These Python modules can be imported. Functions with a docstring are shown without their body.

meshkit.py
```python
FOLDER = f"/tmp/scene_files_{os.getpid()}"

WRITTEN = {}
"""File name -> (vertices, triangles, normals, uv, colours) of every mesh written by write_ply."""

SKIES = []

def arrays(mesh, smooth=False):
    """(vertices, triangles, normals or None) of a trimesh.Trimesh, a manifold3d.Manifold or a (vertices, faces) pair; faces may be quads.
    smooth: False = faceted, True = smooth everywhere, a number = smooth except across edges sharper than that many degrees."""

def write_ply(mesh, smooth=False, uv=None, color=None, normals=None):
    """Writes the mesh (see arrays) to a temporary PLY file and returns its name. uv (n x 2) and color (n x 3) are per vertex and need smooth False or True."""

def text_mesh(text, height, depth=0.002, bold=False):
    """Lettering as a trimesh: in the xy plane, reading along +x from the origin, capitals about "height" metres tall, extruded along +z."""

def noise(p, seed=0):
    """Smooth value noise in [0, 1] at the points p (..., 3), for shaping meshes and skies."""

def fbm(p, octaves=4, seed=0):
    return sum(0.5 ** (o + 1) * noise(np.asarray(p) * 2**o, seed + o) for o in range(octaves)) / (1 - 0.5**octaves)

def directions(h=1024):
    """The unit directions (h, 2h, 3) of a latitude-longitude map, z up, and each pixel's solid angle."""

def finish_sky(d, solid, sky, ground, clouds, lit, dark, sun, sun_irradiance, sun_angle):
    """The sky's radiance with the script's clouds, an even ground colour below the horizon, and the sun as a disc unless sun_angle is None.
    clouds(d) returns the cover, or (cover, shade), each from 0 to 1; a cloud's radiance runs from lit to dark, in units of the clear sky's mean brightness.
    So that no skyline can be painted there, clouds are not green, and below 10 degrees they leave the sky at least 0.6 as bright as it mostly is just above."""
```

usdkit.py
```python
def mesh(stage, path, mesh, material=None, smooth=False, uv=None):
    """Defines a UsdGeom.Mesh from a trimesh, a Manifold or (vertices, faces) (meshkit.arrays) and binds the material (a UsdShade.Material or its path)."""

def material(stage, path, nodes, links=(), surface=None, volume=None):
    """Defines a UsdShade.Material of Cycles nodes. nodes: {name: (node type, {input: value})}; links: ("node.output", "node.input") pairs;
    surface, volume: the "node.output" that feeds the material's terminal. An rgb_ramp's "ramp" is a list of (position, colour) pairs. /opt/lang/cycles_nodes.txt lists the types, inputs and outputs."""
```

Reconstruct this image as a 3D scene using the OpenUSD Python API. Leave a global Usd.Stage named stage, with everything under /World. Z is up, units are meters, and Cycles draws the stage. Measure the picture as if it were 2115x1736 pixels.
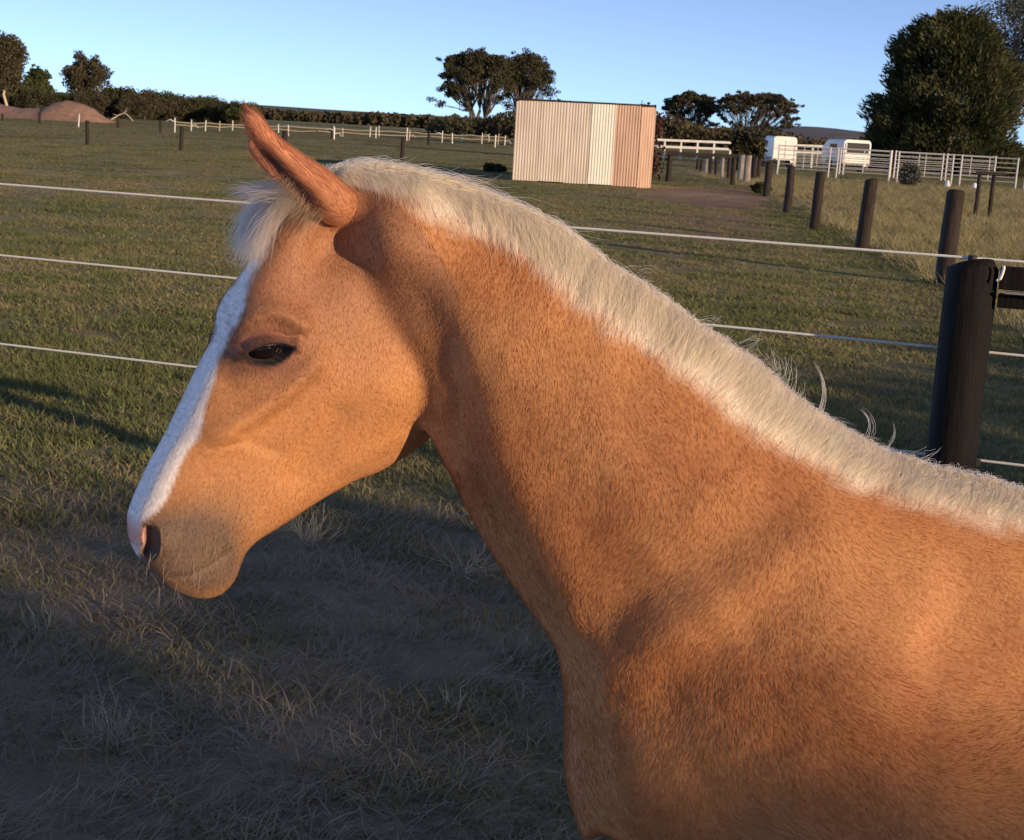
import math, random
import numpy as np, trimesh, usdkit
from meshkit import noise, fbm
from pxr import Usd, UsdGeom, UsdLux, UsdShade, Gf, Sdf, Vt
from scipy import ndimage, sparse
from scipy.sparse.linalg import spsolve

stage = Usd.Stage.CreateInMemory()
UsdGeom.SetStageUpAxis(stage, 'Z'); UsdGeom.SetStageMetersPerUnit(stage, 1.0)
UsdGeom.Xform.Define(stage, '/World')

# ------------------------------------------------------------------ camera, sky, sun, exposure
EYE = np.array([0, 0, 1.45]); FPX = 3008.0; PW, PH = 2115.0, 1735.0      # focal length and picture size in the photograph's reading pixels
PITCH, ROLL = math.radians(11.4), math.radians(3.2)
EXPOSURE = 0.32
SUN_AZ, SUN_EL = math.radians(131), math.radians(11)       # azimuth from +y towards +x: behind the camera, to the right
SUN_POWER, SKY_POWER = 1.05, 0.15
_b = np.array([0, -math.cos(PITCH), math.sin(PITCH)]); _r0 = np.array([1., 0, 0]); _u0 = np.cross(_b, _r0)
CR = _r0 * math.cos(ROLL) + _u0 * math.sin(ROLL); CU = _u0 * math.cos(ROLL) - _r0 * math.sin(ROLL); CB = _b
cam = UsdGeom.Camera.Define(stage, '/World/camera')
cam.AddTransformOp().Set(Gf.Matrix4d(*[float(x) for row in ((*CR, 0), (*CU, 0), (*CB, 0), (*EYE, 1)) for x in row]))
cam.CreateHorizontalApertureAttr(36.0); cam.CreateVerticalApertureAttr(36.0 * 840 / 1024)
cam.CreateFocalLengthAttr(36.0 * FPX / PW); cam.CreateFStopAttr(30.0); cam.CreateFocusDistanceAttr(1.62)
cam.CreateClippingRangeAttr(Gf.Vec2f(0.05, 20000)); cam.CreateExposureAttr(EXPOSURE)
SUN = np.array([math.sin(SUN_AZ) * math.cos(SUN_EL), math.cos(SUN_AZ) * math.cos(SUN_EL), math.sin(SUN_EL)])

def mat(name, nodes, links=(), surface='p.BSDF', volume=None):
    return usdkit.material(stage, '/World/Looks/' + name, nodes, links, surface=surface, volume=volume)

dome = UsdLux.DomeLight.Define(stage, '/World/sky')
dome.CreateIntensityAttr(1.0)
sky_m = usdkit.material(stage, '/World/Looks/sky', {
    's': ('sky_texture', dict(sky_type='single_scattering', sun_disc=False, sun_elevation=SUN_EL, sun_rotation=SUN_AZ, altitude=50.0, air_density=0.42, aerosol_density=0.0, ozone_density=4.6)),
    'h': ('hsv', dict(saturation=.76, value=.90)), 'b': ('background_shader', dict(strength=SKY_POWER))}, [('s.color', 'h.color'), ('h.color', 'b.color')], surface='b.background')
UsdShade.MaterialBindingAPI.Apply(dome.GetPrim()).Bind(sky_m)
dome.GetPrim().SetCustomDataByKey('kind', 'structure')
sun = UsdLux.DistantLight.Define(stage, '/World/sun')
sun.CreateNormalizeAttr(True); sun.CreateIntensityAttr(SUN_POWER); sun.CreateAngleAttr(0.5); sun.CreateColorAttr(Gf.Vec3f(1.0, 0.74, 0.48))
_z = SUN; _x = np.cross([0, 0, 1.], _z); _x /= np.linalg.norm(_x); _y = np.cross(_z, _x)
sun.AddTransformOp().Set(Gf.Matrix4d(*[float(x) for row in ((*_x, 0), (*_y, 0), (*_z, 0), (0, 0, 0, 1)) for x in row]))

# ------------------------------------------------------------------ helpers
_used = {}
def numbered(name, parent='/World'):
    k = (str(parent), name); n = _used.get(k, -1) + 1; _used[k] = n
    return name if n == 0 else f'{name}_{n:03d}'

def tag(prim, label=None, cat=None, group=None, kind=None):
    p = prim.GetPrim() if hasattr(prim, 'GetPrim') else prim
    for k, v in (('label', label), ('category', cat), ('group', group), ('kind', kind)):
        if v: p.SetCustomDataByKey(k, v)
    return p

def obj(name, mesh, m, parent='/World', smooth=False):
    parent = str(parent.GetPath()) if hasattr(parent, 'GetPath') else parent
    return usdkit.mesh(stage, parent + '/' + numbered(name, parent), mesh, m, smooth=smooth)

def thing(name, label, cat, loc=(0, 0, 0), rotz=0.0, group=None):
    x = UsdGeom.Xform.Define(stage, '/World/' + numbered(name))
    x.AddTranslateOp().Set(Gf.Vec3d(*map(float, loc)))
    if rotz: x.AddRotateZOp().Set(math.degrees(rotz))
    tag(x, label, cat, group)
    return x

def dup(root, loc, rotz=0.0, label=None, group=None, name=None, scale=None):
    was = root.GetPrim().GetCustomData()
    x = UsdGeom.Xform.Define(stage, '/World/' + numbered(name or str(root.GetPrim().GetName()).rstrip('_0123456789')))
    x.AddTranslateOp().Set(Gf.Vec3d(*map(float, loc)))
    x.AddRotateZOp().Set(math.degrees(rotz))
    if scale is not None: x.AddScaleOp().Set(Gf.Vec3f(*map(float, scale)))
    inner = None
    x.GetPrim().GetReferences().AddInternalReference(root.GetPath())
    # the referenced root's own transform ops are overridden by this prim's op order
    x.GetPrim().SetInstanceable(True)
    tag(x, label or was.get('label'), was.get('category'), group or was.get('group'))
    return x

def ray(px, py):
    px, py = np.asarray(px, float), np.asarray(py, float)
    a, b = (px - PW / 2) / FPX, -(py - PH / 2) / FPX
    return CR * a[..., None] + CU * b[..., None] - CB
def at(px, py, Y):                       # the point at depth Y along +y seen at that reading pixel
    d = ray(px, py); return EYE + d * ((Y - EYE[1]) / d[..., 1])[..., None]
def ground_at(px, py, z=0.0):
    d = ray(px, py); return EYE + d * ((z - EYE[2]) / d[..., 2])[..., None]
def to_px(P):
    q = np.asarray(P, float) - EYE; w = -(q @ CB)
    return np.stack([PW / 2 + FPX * (q @ CR) / w, PH / 2 - FPX * (q @ CU) / w], -1)

def curves(path, pts, counts, widths, m, color=None, parent=None):
    c = UsdGeom.BasisCurves.Define(stage, path)
    c.CreateTypeAttr('linear'); c.CreatePointsAttr(Vt.Vec3fArray.FromNumpy(np.asarray(pts, np.float32)))
    c.CreateCurveVertexCountsAttr(Vt.IntArray.FromNumpy(np.asarray(counts, np.int32)))
    c.CreateWidthsAttr(Vt.FloatArray.FromNumpy(np.asarray(widths, np.float32))); c.SetWidthsInterpolation('vertex')
    if color is not None:
        UsdGeom.PrimvarsAPI(c).CreatePrimvar('tint', Sdf.ValueTypeNames.Color3fArray, 'uniform').Set(Vt.Vec3fArray.FromNumpy(np.asarray(color, np.float32)))
    UsdShade.MaterialBindingAPI.Apply(c.GetPrim()).Bind(m)
    return c
# ------------------------------------------------------------------ the foal
def unit(v):
    v = np.asarray(v, float); return v / np.linalg.norm(v, axis=-1, keepdims=True)

class Plane:                              # an upright plane: u along it, z up, n its distance towards the camera
    def __init__(self, origin, yaw):      # yaw > 0 brings the +u end towards the camera
        self.o = np.array([origin[0], origin[1], 0.0]); c, s = math.cos(yaw), math.sin(yaw)
        self.eu = np.array([c, -s, 0]); self.en = np.array([-s, -c, 0])
    def local(self, P):
        q = P - self.o; return q @ self.eu, P[..., 2], q @ self.en
    def world(self, u, z, n):
        u, z, n = np.broadcast_arrays(np.asarray(u, float), z, n)
        return self.o + u[..., None] * self.eu + n[..., None] * self.en + z[..., None] * np.array([0, 0, 1.])
    def px(self, pts, n=0.0):             # reading pixels -> (u, z) on the plane shifted by n
        p = np.asarray(pts, float); d = ray(p[..., 0], p[..., 1])
        t = (n - (EYE - self.o) @ self.en) / (d @ self.en)
        w = EYE + d * t[..., None]; u, z, _ = self.local(w)
        return np.stack([u, z], -1)

BODY = Plane((0.0, 1.62), math.radians(8))
_poll = BODY.px([700, 430]); _pw = BODY.world(_poll[0], _poll[1], 0.0)
HEAD = Plane(_pw, math.radians(-28))

HEAD_PX = [(690,385),(640,392),(598,425),(562,472),(535,525),(510,562),(490,597),(475,630),(460,670),(447,705),(430,738),(405,785),(382,835),(357,885),(334,927),(310,970),(289,1015),(274,1050),(267,1078),(268,1102),(275,1128),(287,1152),(302,1170),(322,1192),(345,1210),(372,1222),(398,1229),(422,1230),(448,1222),(469,1203),(484,1177),(490,1151),(500,1127),(520,1107),(550,1090),(600,1058),(640,1030),(690,1001),(720,984),(755,974),(790,957),(820,938),(850,919),(874,903),(893,870),(904,822),(905,765),(893,700),(868,640),(838,570),(805,505),(770,440),(735,395)]
BODY_PX = [(712,440),(700,385),(700,346),(748,340),(829,353),(881,362),(938,380),(1000,402),(1060,423),(1120,449),(1165,475),(1205,503),(1245,535),(1290,564),(1340,594),(1390,630),(1440,668),(1500,706),(1560,747),(1620,802),(1680,848),(1740,887),(1800,922),(1860,947),(1930,968),(2000,984),(2060,999),(2115,1017)]
THROAT_PX = [(1205,1736),(1190,1682),(1177,1640),(1171,1600),(1167,1562),(1168,1525),(1170,1480),(1168,1422),(1162,1372),(1150,1330),(1134,1300),(1110,1270),(1085,1238),(1060,1200),(1030,1158),(1000,1108),(972,1058),(945,1003),(920,955),(900,915),(870,870),(825,780),(775,640),(738,520)]
top = BODY.px(BODY_PX); thr = BODY.px(THROAT_PX)
u1, z1 = top[-1]
BACK = np.array([(u1+.07,z1-.012),(u1+.15,z1-.03),(u1+.25,z1-.06),(u1+.40,z1-.075),(u1+.52,z1-.06),(u1+.62,z1-.05),(u1+.70,z1-.08),(u1+.76,z1-.15),(u1+.78,z1-.25),(u1+.74,z1-.38),(u1+.66,z1-.44),(u1+.55,z1-.43),(u1+.42,z1-.46),(u1+.25,z1-.50),(u1+.05,z1-.515),(u1-.12,z1-.56),(u1-.25,z1-.58),(u1-.36,z1-.53),(u1-.415,z1-.44)])
def chaikin(p, n=2):
    p = np.asarray(p, float)
    for _ in range(n):
        q = np.roll(p, -1, 0); p = np.stack([.75 * p + .25 * q, .25 * p + .75 * q], 1).reshape(-1, 2)
    return p
HEAD_POLY = chaikin(HEAD.px(HEAD_PX)); BODY_POLY = chaikin(np.vstack([top, BACK, thr]))

def gauss(U, Z, c, s, ang=0.0, s2=None):
    s2 = s if s2 is None else s2; du, dz = U - c[0], Z - c[1]; ca, sa = math.cos(ang), math.sin(ang)
    return np.exp(-.5 * (((du * ca + dz * sa) / s) ** 2 + ((-du * sa + dz * ca) / s2) ** 2))
def seg_dist(U, Z, pts):
    """Distance to a polyline and the side of it (positive to the left of its direction)."""
    best = np.full(U.shape, 1e9); side = np.zeros(U.shape)
    for a, b in zip(pts[:-1], pts[1:]):
        e = b - a; L = e @ e + 1e-12
        t = np.clip(((U - a[0]) * e[0] + (Z - a[1]) * e[1]) / L, 0, 1)
        d = np.hypot(U - a[0] - t * e[0], Z - a[1] - t * e[1])
        s = e[0] * (Z - a[1]) - e[1] * (U - a[0])
        m = d < best; best = np.where(m, d, best); side = np.where(m, np.sign(s), side)
    return best, side
def inside(U, Z, poly):
    r = np.zeros(U.shape, bool)
    for a, b in zip(poly, np.roll(poly, -1, 0)):
        if a[1] == b[1]: continue
        c = ((a[1] > Z) != (b[1] > Z)) & (U < (b[0] - a[0]) * (Z - a[1]) / (b[1] - a[1]) + a[0]); r ^= c
    return r
def smoothstep(x, a, b):
    t = np.clip((x - a) / (b - a), 0, 1); return t * t * (3 - 2 * t)

class Inflated:
    """A body symmetrical about its plane: half thickness squared Q solves a Poisson equation inside the outline; bumps B move the flanks."""
    def __init__(self, poly, k_of, h=0.004, pad=0.06, box=None):
        lo, hi = poly.min(0) - pad, poly.max(0) + pad
        nu, nz = (np.ceil((hi - lo) / h)).astype(int) + 1
        self.lo, self.h = lo, h
        U, Z = np.meshgrid(lo[0] + h * np.arange(nu), lo[1] + h * np.arange(nz), indexing='ij'); self.U, self.Z = U, Z
        d, _ = seg_dist(U, Z, np.vstack([poly, poly[:1]])); ins = inside(U, Z, poly)
        k = k_of(U, Z); c = 2 * k * k
        idx = -np.ones(U.shape, int); idx[ins] = np.arange(ins.sum()); N = ins.sum()
        ii, jj = np.nonzero(ins); rows, cols, vals = [np.arange(N)], [np.arange(N)], [np.full(N, 4.0)]
        for di, dj in ((1, 0), (-1, 0), (0, 1), (0, -1)):
            q = idx[ii + di, jj + dj]; m = q >= 0
            rows.append(np.arange(N)[m]); cols.append(q[m]); vals.append(np.full(m.sum(), -1.0))
        A = sparse.csr_matrix((np.concatenate(vals), (np.concatenate(rows), np.concatenate(cols))), (N, N))
        Q = np.zeros(U.shape); Q[ins] = spsolve(A, c[ins] * h * h)
        sd = np.where(ins, d, -d)
        R = np.where(ins & (d > h), Q / np.maximum(d, 1e-6), 0); w = (ins & (d > h) & (d < 5 * h)).astype(float)
        R = ndimage.gaussian_filter(R * w, 4) / np.maximum(ndimage.gaussian_filter(w, 4), 1e-9)
        far = ndimage.gaussian_filter(w, 4) < 1e-6
        R[far] = 0.1
        t = smoothstep(sd, 1.5 * h, 5 * h)
        self.Q = ndimage.gaussian_filter(Q * t + R * sd * (1 - t), 0.8); self.sd = sd
        self.B = np.zeros(U.shape); self.boxy = box
        if box:
            p, L = box; Qp = np.maximum(self.Q, 0); new = L * L * (Qp / (L * L)) ** p
            self.Q = np.where(self.Q > 0, new * smoothstep(self.Q, 0, 2e-5) + self.Q * (1 - smoothstep(self.Q, 0, 2e-5)), self.Q)
    def finish(self):
        self.cQ = ndimage.spline_filter(self.Q, 3); self.cB = ndimage.spline_filter(self.B, 3)
        gu, gz = np.gradient(self.Q, self.h); self.g2 = gu * gu + gz * gz
    def look(self, A, u, z, order=3):
        c = np.stack([(u - self.lo[0]) / self.h, (z - self.lo[1]) / self.h])
        return ndimage.map_coordinates(A, c.reshape(2, -1), order=order, prefilter=False, mode='nearest').reshape(u.shape)
    def T(self, u, z):
        return np.sqrt(np.maximum(self.look(self.cQ, u, z), 0)) + self.look(self.cB, u, z)
    def dist(self, u, z, n, fine=True):
        Q = self.look(self.cQ if fine else self.Q, u, z, 3 if fine else 1); B = self.look(self.cB if fine else self.B, u, z, 3 if fine else 1)
        g2 = self.look(self.g2, u, z, 1)
        a = np.abs(n); m = a - B * smoothstep(a, 0.0, 0.03)
        lim = self.look(self.sd, u, z, 1)
        F = m * np.abs(m) - Q
        d = F / np.sqrt(4 * m * m + g2 + 4e-4 * 0.3)
        return np.where(lim < -0.02, np.maximum(d, -lim), d)

def polyline(pl, pts, n): return pl.px(pts, n)

# head -----------------------------------------------------------------
def k_head(U, Z):
    c = HEAD.px([(480, 690), (330, 1130), (420, 930), (830, 760)])
    return .62 + .16 * gauss(U, Z, c[0], .06) + .22 * gauss(U, Z, c[1], .06) - .06 * gauss(U, Z, c[2], .05) - .06 * gauss(U, Z, c[3], .06)
head = Inflated(HEAD_POLY, k_head, h=0.003, box=(0.66, 0.062))
U, Z = head.U, head.Z
def hb(px, s, amp, ang=0, s2=None, n=.07):
    head.B += amp * gauss(U, Z, HEAD.px(px, n), s, ang, s2)
def ridge(inf, pl, pts, s, amp, n, side=0):
    d, sd = seg_dist(inf.U, inf.Z, pl.px(pts, n)); g = np.exp(-.5 * (d / s) ** 2)
    inf.B += amp * g
hb((560, 715), .030, .013)                                   # orbit
ridge(head, HEAD, [(487, 700), (520, 655), (575, 640), (630, 668)], .010, .009, .08)   # brow
ridge(head, HEAD, [(650, 745), (600, 800), (530, 850), (455, 905)], .012, .009, .07)   # facial crest
hb((650, 590), .022, -.007)                                  # temple hollow
hb((770, 800), .050, .012)                                   # cheek
hb((600, 950), .032, -.006)
hb((470, 1000), .03, -.004)
hb((370, 1195), .02, .004, n=.04); hb((450, 1195), .016, .003, n=.04)
hb((755, 440), .022, .016); hb((838, 800), .034, .017)
head.finish()
def on_flank(inf, pl, pts):               # reading pixels -> (u, z) where the ray meets the near flank
    pts = np.asarray(pts, float); n = np.full(pts.shape[:-1], .06)
    for _ in range(6):
        d = ray(pts[..., 0], pts[..., 1]); t = (n - (EYE - pl.o) @ pl.en) / (d @ pl.en); w = EYE + d * t[..., None]
        u, z, _n = pl.local(w); n = .5 * n + .5 * inf.T(u, z)
    return np.stack([u, z], -1)
def on_head(pts): return on_flank(head, HEAD, pts)
def hf(px, s, amp, ang=0, s2=None):
    c = on_head(np.array(px, float)); head.B += amp * gauss(U, Z, c, s, ang, s2)
def hr(pts, s, amp):
    d, _ = seg_dist(U, Z, on_head(pts)); head.B += amp * np.exp(-.5 * (d / s) ** 2)
hf((324, 1118), .014, .007)                                  # nostril flare
hr([(355, 1195), (400, 1188), (450, 1160), (475, 1140)], .003, -.0024)          # mouth
hr([(436, 930), (470, 922), (500, 916)], .0032, -.0022); hr([(436, 938), (470, 931), (500, 925)], .004, .0016)
hr([(505, 895), (520, 915), (545, 925), (575, 935)], .0055, -.0026)
hr([(700, 860), (660, 920), (620, 985)], .012, -.005)
hr([(640, 770), (590, 815), (530, 855), (470, 895)], .009, .005)               # facial crest
hr([(640, 795), (600, 845), (545, 885)], .010, -.004)
hr([(500, 655), (535, 640), (580, 642), (625, 672)], .007, .005)               # brow
hr([(520, 690), (555, 680), (595, 690)], .006, -.003)
hr([(476, 690), (468, 740), (470, 790)], .008, -.004)
hf((700, 505), .017, -.034, math.radians(-40), .024)                            # hollow below the ear
hr([(730, 960), (800, 920), (860, 890)], .010, .003)                            # jaw edge
d, _ = seg_dist(U, Z, on_head([(312, 1096), (313, 1120), (305, 1146)]))
head.B -= .020 * np.exp(-.5 * (d / .0042) ** 4)              # nostril
EYE_C = on_head(np.array((557., 728.)))
EYE_ANG = math.radians(12)
def eye_frame(u, z):
    du, dz = u - EYE_C[0], z - EYE_C[1]; ca, sa = math.cos(EYE_ANG), math.sin(EYE_ANG)
    return du * ca + dz * sa, -du * sa + dz * ca
def almond(u, z):                                            # < 0 inside the lids
    a, b = eye_frame(u, z); w = .0228
    t = np.clip(a / w, -1, 1); upper = .0080 * (1 - t * t) ** .8 + .0005; lower = -.0110 * (1 - t * t) ** .8
    return np.maximum(np.maximum(b - upper, lower - b), (np.abs(a) - w) * .7)
al = almond(U, Z)
head.B -= .012 * (1 - smoothstep(al, -.0035, .0005))
a_, b_ = eye_frame(U, Z)
head.B += .0065 * np.exp(-.5 * ((al - .0035) / .0032) ** 2) * smoothstep(b_, -.012, .004)     # upper lid
head.B -= .0030 * np.exp(-.5 * ((al - .0105) / .0025) ** 2) * smoothstep(b_, .000, .008)      # fold over it
head.B += .0022 * np.exp(-.5 * ((al - .003) / .0025) ** 2)
head.finish()

# body -----------------------------------------------------------------
def k_body(U, Z):
    c = BODY.px([(760, 500), (1200, 750), (1450, 1150), (1750, 1500)])
    return .50 + .04 * gauss(U, Z, c[0], .08) - .03 * gauss(U, Z, c[1], .12) + .06 * gauss(U, Z, c[2], .13) + .13 * smoothstep(U, c[2][0], c[3][0] + .1)
body = Inflated(BODY_POLY, k_body, h=0.005)
U, Z = body.U, body.Z
def bb(px, s, amp, ang=0, s2=None, n=.11): body.B += amp * gauss(U, Z, BODY.px(px, n), s, ang, s2)
ridge(body, BODY, [(930, 880), (985, 970), (1030, 1060), (1085, 1180), (1120, 1270)], .016, -.004, .07)      # jugular groove
ridge(body, BODY, [(850, 580), (900, 690), (940, 790), (965, 880)], .016, -.004, .07)
ridge(body, BODY, [(960, 760), (1010, 880), (1070, 1010), (1140, 1160), (1190, 1290)], .030, .007, .08)
ridge(body, BODY, [(900, 560), (1050, 680), (1250, 850), (1430, 1000)], .030, .005, .08)
ridge(body, BODY, [(1000, 640), (1200, 800), (1400, 980)], .02, -.003, .08)
def across(pl, pts, n, U, Z):             # signed offset from a curve that runs on straight past both of its ends (> 0 to the left of its direction), and the place along it
    q = pl.px(pts, n); e = unit(q[-1] - q[0]); f = np.array([-e[1], e[0]])
    t, o = (q - q[0]) @ e, (q - q[0]) @ f; T = (U - q[0][0]) * e[0] + (Z - q[0][1]) * e[1]; O = (U - q[0][0]) * f[0] + (Z - q[0][1]) * f[1]
    from scipy.interpolate import PchipInterpolator
    c = np.clip(T, t[0], t[-1]); return O - PchipInterpolator(t, o)(c), T / t[-1]
o_, t_ = across(BODY, [(1120, 1500), (1190, 1400), (1260, 1330), (1360, 1250), (1500, 1165), (1640, 1080)], .12, U, Z)
fade = smoothstep(t_, -.35, .1) * (1 - smoothstep(t_, .75, 1.35))
body.B += .013 * smoothstep(-o_, -.024, .034) * np.exp(-.5 * (np.maximum(-o_, 0) / .12) ** 2) * fade
body.B -= .003 * np.exp(-.5 * ((o_ - .022) / .02) ** 2) * fade
bb((805, 495), .036, .031, n=.07); bb((865, 800), .050, -.020, n=.07); bb((1600, 1520), .06, .012); bb((1330, 1620), .045, .012); bb((1800, 1340), .05, .008)
ridge(body, BODY, [(1640, 1230), (1500, 1330), (1380, 1440)], .02, -.005, .15)
ridge(body, BODY, [(1780, 1400), (1640, 1500), (1500, 1560)], .03, .006, .15)
ridge(body, BODY, [(1700, 1470), (1560, 1560), (1450, 1610)], .012, -.003, .15)
o_, t_ = across(BODY, [(1930, 1250), (1880, 1380), (1850, 1500), (1845, 1650), (1850, 1800)], .16, U, Z)
fade = smoothstep(t_, -.5, .2) * (1 - smoothstep(t_, 1.3, 2))
body.B -= .010 * smoothstep(o_, -.014, .036) * np.exp(-.5 * (np.maximum(o_, 0) / .10) ** 2) * fade
body.B += .0035 * (fbm(np.stack([U * 14, Z * 14, U * 0], -1), 3, 5) - .5) * 2 * smoothstep(body.sd, .01, .05)
body.finish()

# legs: (knots in body coordinates u, z, n, radius)
zg = 0.0
LEG_FRONT = [(u1-.14, .84, .06, .085), (u1-.14, .70, .085, .080), (u1-.13, .60, .095, .058), (u1-.125, .44, .085, .036), (u1-.125, .385, .085, .037), (u1-.125, .33, .085, .026), (u1-.125, .16, .085, .021), (u1-.125, .13, .085, .027), (u1-.15, .07, .085, .021), (u1-.16, .03, .085, .028)]
LEG_HIND = [(u1+.55, .82, .10, .11), (u1+.54, .66, .105, .075), (u1+.62, .52, .095, .045), (u1+.69, .44, .085, .036), (u1+.67, .38, .085, .030), (u1+.65, .17, .085, .023), (u1+.65, .135, .085, .029), (u1+.62, .075, .085, .022), (u1+.61, .03, .085, .029)]
def cone_dist(P, a, ra, b, rb):
    e = b - a; L2 = e @ e; t = np.clip(((P - a) @ e) / L2, 0, 1)
    return np.linalg.norm(P - a - t[..., None] * e, axis=-1) - (ra + (rb - ra) * t)
def smin(a, b, k):
    h = np.clip(.5 + .5 * (b - a) / k, 0, 1); return b + (a - b) * h - k * h * (1 - h)
def foal_dist(P, fine=True):
    ub, zb, nb = BODY.local(P); uh, zh, nh = HEAD.local(P)
    d = body.dist(ub, zb, nb, fine)
    low = zb < 1.0
    if low.any():
        q = np.stack([ub[low], zb[low], np.abs(nb[low])], -1); dl = d[low]
        for leg in (LEG_FRONT, LEG_HIND):
            dd = None
            for A, Bk in zip(leg[:-1], leg[1:]):
                c = cone_dist(q, np.array(A[:3]), A[3], np.array(Bk[:3]), Bk[3]); dd = c if dd is None else smin(dd, c, .012)
            dl = smin(dl, dd, .09)
        d = d.copy(); d[low] = dl
    m = uh < .30
    if m.any():
        d = d.copy(); d[m] = smin(d[m], head.dist(uh[m], zh[m], nh[m], fine), .022)
    return d

def surface_nets(f, lo, h):
    s = f < 0; nx, ny, nz = f.shape
    corners = [(i, j, k) for i in (0, 1) for j in (0, 1) for k in (0, 1)]
    cs = sum(s[i:nx-1+i, j:ny-1+j, k:nz-1+k].astype(np.int8) for i, j, k in corners)
    act = (cs > 0) & (cs < 8); idx = -np.ones(act.shape, np.int64); I = np.argwhere(act); idx[act] = np.arange(len(I))
    vals = {c: f[I[:, 0] + c[0], I[:, 1] + c[1], I[:, 2] + c[2]] for c in corners}
    acc = np.zeros((len(I), 3)); cnt = np.zeros(len(I))
    for a in corners:
        for ax in range(3):
            if a[ax]: continue
            b = list(a); b[ax] = 1; b = tuple(b); va, vb = vals[a], vals[b]; m = (va < 0) != (vb < 0)
            t = np.where(m, va / np.where(m, va - vb, 1), 0); p = np.tile(np.array(a, float), (len(I), 1)); p[:, ax] = t
            acc[m] += p[m]; cnt[m] += 1
    V = (I + acc / cnt[:, None]) * h + lo
    F = []
    for ax in range(3):
        o1, o2 = [(1, 2), (2, 0), (0, 1)][ax]
        sl0 = [slice(None)] * 3; sl1 = [slice(None)] * 3; sl0[ax] = slice(0, -1); sl1[ax] = slice(1, None)
        e = s[tuple(sl0)] != s[tuple(sl1)]; E = np.argwhere(e)
        E = E[(E[:, o1] > 0) & (E[:, o2] > 0) & (E[:, o1] < f.shape[o1]-1) & (E[:, o2] < f.shape[o2]-1)]
        neg = s[E[:, 0], E[:, 1], E[:, 2]]
        q = []
        for d1, d2 in ((0, 0), (-1, 0), (-1, -1), (0, -1)):
            c = E.copy(); c[:, o1] += d1; c[:, o2] += d2; q.append(idx[c[:, 0], c[:, 1], c[:, 2]])
        q = np.stack(q, 1); q[~neg] = q[~neg][:, ::-1]; F.append(q)
    q = np.vstack(F); q = q[(q >= 0).all(1)]
    return V, np.vstack([q[:, [0, 1, 2]], q[:, [0, 2, 3]]])
def grad(P, e=.0006):
    g = np.stack([foal_dist(P + e * np.eye(3)[k]) - foal_dist(P - e * np.eye(3)[k]) for k in range(3)], -1) / (2 * e)
    return g
def project(V, n=2):
    for _ in range(n):
        d = foal_dist(V); g = grad(V); g2 = np.maximum((g * g).sum(-1), .05)
        step = np.clip(d / g2, -.006, .006); V = V - step[:, None] * g
    return V

h3 = 0.0075
lo3 = np.array([-.62, .95, -.0]); hi3 = np.array([1.45, 2.12, 1.50])
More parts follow.
